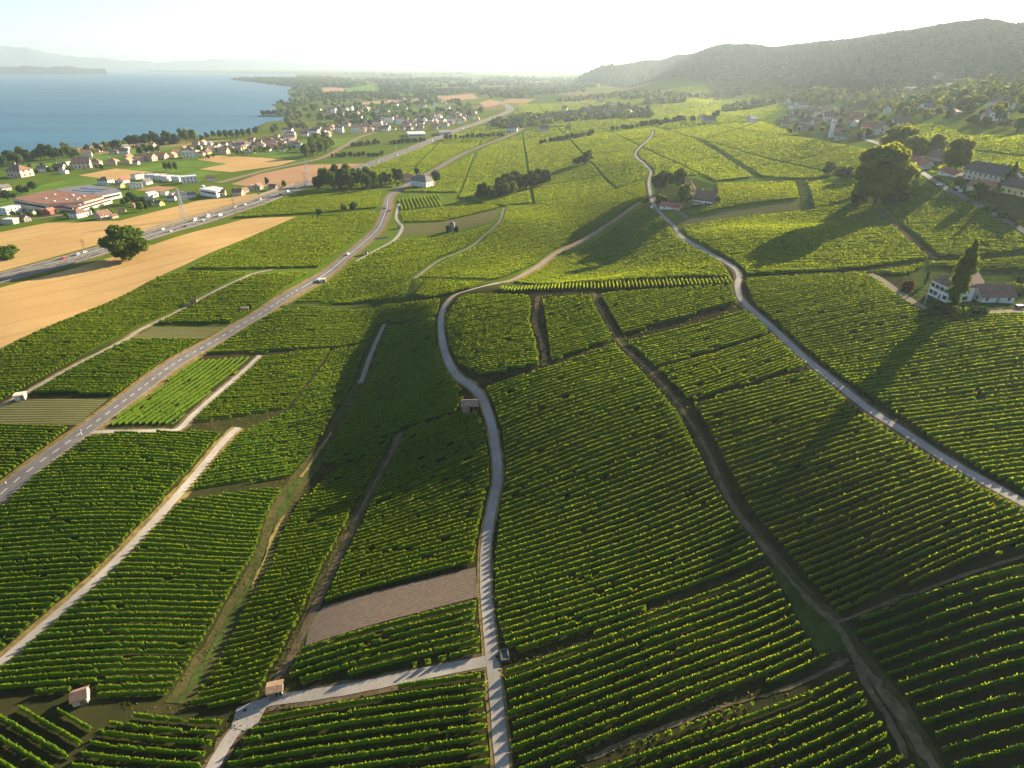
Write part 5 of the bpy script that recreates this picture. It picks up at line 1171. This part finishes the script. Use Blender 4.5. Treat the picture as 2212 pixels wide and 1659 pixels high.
b.box(-1.0,1.0,-1.5,-1.2,-.6,.7); b.box(-1.0,1.0,1.2,1.5,-.6,.7); b.box(-1.0,-.7,-1.197,1.197,-.6,.7); b.box(.7,1.0,-1.197,1.197,-.6,.7); child('basin', b.mesh('basin', M['stone_d']), o)
child('water', MB().box(-.69,.69,-1.19,1.19,-.4,.3).mesh('water', M['glass']), o); tag(o, 'stone water trough at the edge of the concrete road', 'trough')
def post(a, b_, h, r_, mat, name, label, cat, group=None):
    p = at(a, b_); m_ = MB(); m_.tube((0,0,-.5),(0,0,h),r_,r_*.9,8); m_.box(-r_*1.15,r_*1.15,-r_*1.15,r_*1.15,h+.001,h+.08); o = link(name, m_.mesh(name, M[mat])); o.location = p; return tag(o, label, cat, group)
post(176,933,1.0,.08,'paint','marker_post','white marker post at the path junction, far side of the entrance','post')
post(178,941,1.0,.08,'paint','marker_post','white marker post at the path junction, near side of the entrance','post')
for a, b_ in ((203,953),(14,1046),(317,857),(437,763),(602,651)): post(a, b_, .9, .09, 'paint', 'delineator_post', 'small white delineator post on the dry verge of the asphalt road', 'post', 'delineators of the asphalt road')
post(1997,657,44/ppm(at(1997,657)),.10,'paint','flag_pole','thin white flag pole before the house with the poplar','flag pole')
for a, b_, lab in ((530,1536,'dark round manhole cover on the concrete junction by the small shed'),(1074,1419,'dark round manhole cover on the concrete road beside the stone trough')):
    p = at(a, b_); m_ = MB(); m_.tube((0,0,.02),(0,0,.24),.42,.42,16); o = link('manhole_cover', m_.mesh('manhole_cover', M['rubber'])); o.location = p; tag(o, lab, 'manhole cover')
# underpass beside the asphalt road
p = at(826,514); o = empty('underpass', p, R(25)); b = MB(); b.box(-5,5,-1.6,-1.2,-3,1.0); b.box(-5,5,1.2,1.6,-3,1.0); b.box(-5,-4.6,-1.197,1.197,-3,1.0); child('wall', b.mesh('wall', M['concrete']), o)
child('opening', MB().box(-4.59,4.4,-1.19,1.19,-2,.3).mesh('opening', M['rubber']), o); tag(o, 'concrete underpass mouth between asphalt road and field lane', 'underpass')

# ------------------------------------------------------------------ pylons, barrier, vehicles
def pylon(bx, by, hpx, label, wood=False):
    p = at(bx, by); h = hpx/ppm(p)*1.03; r = empty('pylon' if not wood else 'utility_pole', p); b = MB()
    if wood:
        for s in (-1.1, 1.1): b.tube((s,0,-1),(s*.5,0,h),.22,.15,6)
        child('pole', b.mesh('pole', M['wood']), r); child('crossarm', MB().box(-2.4,2.4,-.12,.12,h*.88,h*.88+.25).mesh('crossarm', M['wood']), r)
    else:
        w0 = h*.085; lv = [0,.2,.38,.54,.68,.8,.9,1]; ws = [w0*(1-.88*t) for t in lv]
        for sx in (-1,1):
            for sy in (-1,1):
                b.tube((sx*ws[0],sy*ws[0],-1),(sx*ws[-1],sy*ws[-1],h),.2,.12,4)
        for i in range(len(lv)-1):
            z0, z1, a, c = h*lv[i], h*lv[i+1], ws[i], ws[i+1]
            for s in (-1,1):
                b.tube((-a,s*a,z0),(c,s*c,z1),.09,.09,4); b.tube((a,s*a,z0),(-c,s*c,z1),.09,.09,4); b.tube((s*a,-a,z0),(s*c,c,z1),.09,.09,4); b.tube((s*a,a,z0),(s*c,-c,z1),.09,.09,4)
        child('lattice_tower', b.mesh('lattice_tower', M['metal']), r); c = MB()
        for z in (.78,.9): c.tube((-h*.14,0,h*z),(h*.14,0,h*z),.14,.14,4); c.tube((-h*.14,0,h*z),(0,0,h*(z+.07)),.09,.09,4); c.tube((h*.14,0,h*z),(0,0,h*(z+.07)),.09,.09,4)
        child('crossarm', c.mesh('crossarm', M['metal']), r)
    return tag(r, label, 'pylon' if not wood else 'pole')
pylon(399,475,64,'steel lattice pylon on the near edge of the pale wheat field')
pylon(665,392,44,'steel lattice pylon beside the railway grove')
pylon(858,345,30,'distant steel lattice pylon near the motorway hedge')
pylon(191,563,46,'twin wooden power pole beside the motorway in the wheat field',True)
pylon(510,468,38,'twin wooden power pole right of the motorway bend',True)
pylon(660,404,30,'wooden power pole at the copse end by the motorway',True)
pylon(126,468,26,'wooden power pole beside the factory wall',True)
pylon(1333,258,26,'pale mast in the middle hamlet',True)
N = normals(mway); i0, i1 = [int(np.argmin(np.hypot(*(mway[:,:2]-at(a,b)[:2]).T))) for a, b in ((312,513),(665,398))]
L = mway[i0:i1]; NN = N[i0:i1]; sgn = 1 if (L[0,:2]+NN[0]*17)[1] > (L[0,:2]-NN[0]*17)[1] else -1
a = L[:,:2]+NN*sgn*15.2; c = L[:,:2]+NN*sgn*15.5; za = hz(a[:,0], a[:,1]); n_ = len(L)
V = np.vstack([np.column_stack([a, za-.5]), np.column_stack([a, za+3.2]), np.column_stack([c, za+3.2]), np.column_stack([c, za-.5])]); i = np.arange(n_-1)
tag(link('noise_barrier', np_mesh('noise_barrier', V, np.vstack([np.stack([k*n_+i, k*n_+i+1, (k+1)*n_+i+1, (k+1)*n_+i], -1) for k in range(3)]), simple('barrier_wood', (.13,.105,.075), .3, .5, .9))), 'long dark noise barrier along the far side of the motorway', 'noise barrier')
def guard(off, label):
    a = mway[:60,:2]+N[:60]*off; z = hz(a[:,0], a[:,1]); V = []; b = MB()
    q = np.column_stack([a, z]); n_ = len(q)
    V = np.vstack([q+[0,0,.75], q+[0,0,1.05], np.column_stack([a+N[:60]*.12, z+1.05]), np.column_stack([a+N[:60]*.12, z+.75])]); i = np.arange(n_-1)
    return tag(link('guard_rail', np_mesh('guard_rail', V, np.vstack([np.stack([k*n_+i, k*n_+i+1, ((k+1)%4)*n_+i+1, ((k+1)%4)*n_+i], -1) for k in range(4)]), M['metal'])), label, 'guard rail')
guard(-13.4*sgn, 'steel guard rail on the wheat field side of the motorway'); guard(0, 'steel guard rail on the median of the motorway')

def car(paint, van=False):
    L, Wd, Hb, Hc = (5.4, 2.0, 1.15, 2.3) if van else (4.3, 1.8, .85, 1.45)
    r = empty('delivery_van' if van else 'car', (0,0,0)); x, y = L/2, Wd/2
    prof = [(-x,.35),(-x,Hb*.95),(-x*.93,Hb),(-x*.80,Hc),(x*.35,Hc),(x*.62,Hb),(x*.96,Hb*.82),(x,.45),(x*.95,.3),(-x*.95,.3)] if not van else [(-x,.35),(-x,Hc*.95),(-x*.96,Hc),(x*.45,Hc),(x*.72,Hb),(x*.97,Hb*.85),(x,.45),(x*.95,.3),(-x*.95,.3)]
    n_ = len(prof); vs = []
    for s in (-1, 1):
        for a, z in prof: vs.append((a, s*y*(1 if z <= Hb else .84), z))
    b = MB().add(vs, [tuple(range(n_)), tuple(range(2*n_-1, n_-1, -1))] + [(i, n_+i, n_+(i+1)%n_, (i+1)%n_) for i in range(n_)])
    child('body', b.mesh('body', M[paint]), r)
    g = MB(); zt = Hc-.08
    for s in (-1, 1):
        q = [(-x*.74,Hb+.06),(x*.52,Hb+.06),(x*.30,zt),(-x*.70,zt)] if not van else [(x*.15,Hb+.1),(x*.60,Hb+.1),(x*.40,zt-.2),(x*.15,zt-.2)]
        k0, k1 = y*.995+.01, y*.85+.012
        vs = [(a, s*(k0 if z < Hb+.2 else k1), z) for a, z in q]; g.add(vs, [(0,1,2,3) if s < 0 else (3,2,1,0)])
    f0 = (x*.60, Hb+.04) if not van else (x*.705, Hb+.06); f1 = (x*.365, Hc-.03) if not van else (x*.47, Hc-.05)
    g.add([(f0[0]+.02,-y*.8,f0[1]),(f0[0]+.02,y*.8,f0[1]),(f1[0]+.02,y*.74,f1[1]),(f1[0]+.02,-y*.74,f1[1])], [(0,1,2,3)])
    if not van: g.add([(-x*.925-.02,-y*.78,Hb+.03),(-x*.925-.02,y*.78,Hb+.03),(-x*.81-.02,y*.74,Hc-.06),(-x*.81-.02,-y*.74,Hc-.06)], [(3,2,1,0)])
    child('window', g.mesh('window', M['glass']), r)
    wm_ = MB().tube((0,-.11,0),(0,.11,0),.33,.33,12).mesh('wheel', M['rubber'])
    for a in (-x*.62, x*.62):
        for s in (-1, 1): child('wheel', wm_, r, (a, s*(y-.10), .33))
    return r
CAR = {}
def vehicle(a, b, paint, label, van=False, rz=None, group=None, dz=.40):
    key = (paint, van)
    if key not in CAR: CAR[key] = r = car(paint, van)
    else: r = copy_tree(CAR[key])
    p = at(a, b); zz = float(hz(p[0], p[1]))
    if rz is None:
        d = mway[:,:2]-p[:2]; i = int(np.argmin(np.hypot(*d.T))); off = float((p[:2]-mway[i,:2]) @ N[i]); off = np.sign(off)*(5.0 if abs(off) < 6.6 else 8.6)
        q = mway[i,:2]+N[i]*off; t = mway[min(i+1,len(mway)-1),:2]-mway[max(i-1,0),:2]; rz = math.atan2(t[1], t[0]) + (math.pi if off*sgn > 0 else 0); p = np.array([q[0], q[1], 0]); zz = float(hz(q[0], q[1]))
    r.location = (p[0], p[1], zz+dz); r.rotation_euler = (0,0,rz); return tag(r, label, 'van' if van else 'car', group)
MC = [(152,559,'car_red',0,'red car on the motorway left of the lone tree'),(179,550,'car_silver',0,'silver car on the motorway between red and white car'),(198,546,'car_white',0,'white car on the motorway just left of the lone tree'),
(354,498,'car_white',0,'white car on the far carriageway right of the lone tree'),(369,501,'car_silver',0,'silver car on the near carriageway right of the lone tree'),(400,489,'car_dark',0,'dark car on the motorway below the lattice pylon'),
(418,478,'car_white',1,'white van on the motorway, leftmost of three close vehicles'),(428,477,'car_white',0,'white car on the motorway in the middle of three close vehicles'),(437,478,'car_silver',0,'silver car on the motorway, rightmost of three close vehicles'),
(456,469,'car_white',1,'white van on the motorway halfway between pylon and twin pole'),(482,466,'car_white',1,'white van on the near lane left of the twin pole'),(510,449,'car_white',0,'white car beside the twin power pole'),(532,443,'car_white',0,'white car just past the twin power pole'),
(566,432,'car_white',0,'white car on the motorway before the copse shadow'),(601,421,'car_blue',0,'blue car in the copse shadow on the motorway'),(615,416,'car_white',1,'white van on the far lane beside the small round tree'),(638,408,'car_white',0,'white car right of the small round motorway tree'),(659,402,'car_dark',0,'dark car at the left end of the copse'),
(815,351,'car_white',0,'white car on the motorway above the copse'),(823,348,'car_silver',0,'silver car on the motorway above the copse'),(859,337,'car_white',1,'white van at the motorway bridge'),(884,322,'car_dark',0,'dark car past the motorway bridge'),(931,305,'car_white',1,'white van on the motorway near the grey hall'),(1010,279,'car_white',1,'white van far off on the motorway at the town edge')]
for a, b, pt, vn, lab in MC: vehicle(a, b, pt, lab, bool(vn), group='vehicles on the motorway')
def rdir(a, b): return px_dir(a, b)
vehicle(752,551,'car_white','white car driving on the asphalt road above the white van',False,rdir((740,560),(760,545)),dz=.28)
vehicle(689,607,'car_white','white car parked at the asphalt road beside the cream hut',False,rdir((683,605),(700,592)),dz=.28)
vehicle(842,456,'car_red','red car on the asphalt road near the upper bend',False,rdir((837,470),(839,440)),dz=.28)
vehicle(831,451,'car_dark','dark car waiting on the field track left of the upper bend',False,0,dz=.2)
vehicle(2031,402,'car_white','white car parked on the hamlet lane, left of the other white cars',False,R(160))
vehicle(2067,409,'car_white','white car parked before the dull red barn, behind another white car',False,R(60))
vehicle(2073,416,'car_white','white car parked before the dull red barn, nearest to the lane',False,R(60))
vehicle(2202,668,'car_dark','dark car parked at the right frame edge below the low outbuilding',False,R(10))
vehicle(1407,452,'car_white','white van parked beside the farm lane below the trees',True,R(80))
# wooded island in the bay
pc = ray(585,251); pc = pc*((LAKE_Z-H)/pc[2]); b = MB(); ri = 30
b.prism([(45*math.cos(t)*(1+.1*math.sin(3*t)), 26*math.sin(t)*(1+.12*math.cos(2*t))) for t in np.arange(0, 6.28, .35)], -4, 1.6)
o = link('island', b.mesh('island', M['grass'])); o.location = (pc[0], pc[1], LAKE_Z); tag(o, kind='structure')
for k in range(11):
    q = np.array([pc[0]+random.uniform(-36,36), pc[1]+random.uniform(-16,16)]); tr_ = tree(q, random.uniform(15,20), random.uniform(15,21), random.choice(DK), 'tree on the small wooded island in the bay', 'tree', 'island trees'); tr_.location.z = LAKE_Z+1.3
# pier in the bay
pr = ats([(528,240),(560,243),(600,245)]); 
road('pier', None, 10, M['stone'], 2.0, line=smooth_line(np.column_stack([np.array([(ray(a,b)*((LAKE_Z-H)/ray(a,b)[2]))[:2] for a, b in ((528,240),(565,243),(602,244))]), np.zeros(3)]), 20))

# ------------------------------------------------------------------ haze
b = MB().box(-26000, 26000, -3000, 26000, -120, 1010); me = bpy.data.meshes.new('haze'); me.from_pydata(b.v, [], b.f)
m = bpy.data.materials.new('haze_air'); m.use_nodes = True; n = m.node_tree; n.nodes.clear(); out = n.nodes.new('ShaderNodeOutputMaterial')
pv = n.nodes.new('ShaderNodeVolumePrincipled'); pv.inputs['Color'].default_value = (.72,.88,1,1); pv.inputs['Density'].default_value = HAZE_DENSITY; pv.inputs['Anisotropy'].default_value = .4
n.links.new(pv.outputs[0], out.inputs['Volume']); me.materials.append(m)
tag(link('haze', me), kind='stuff')
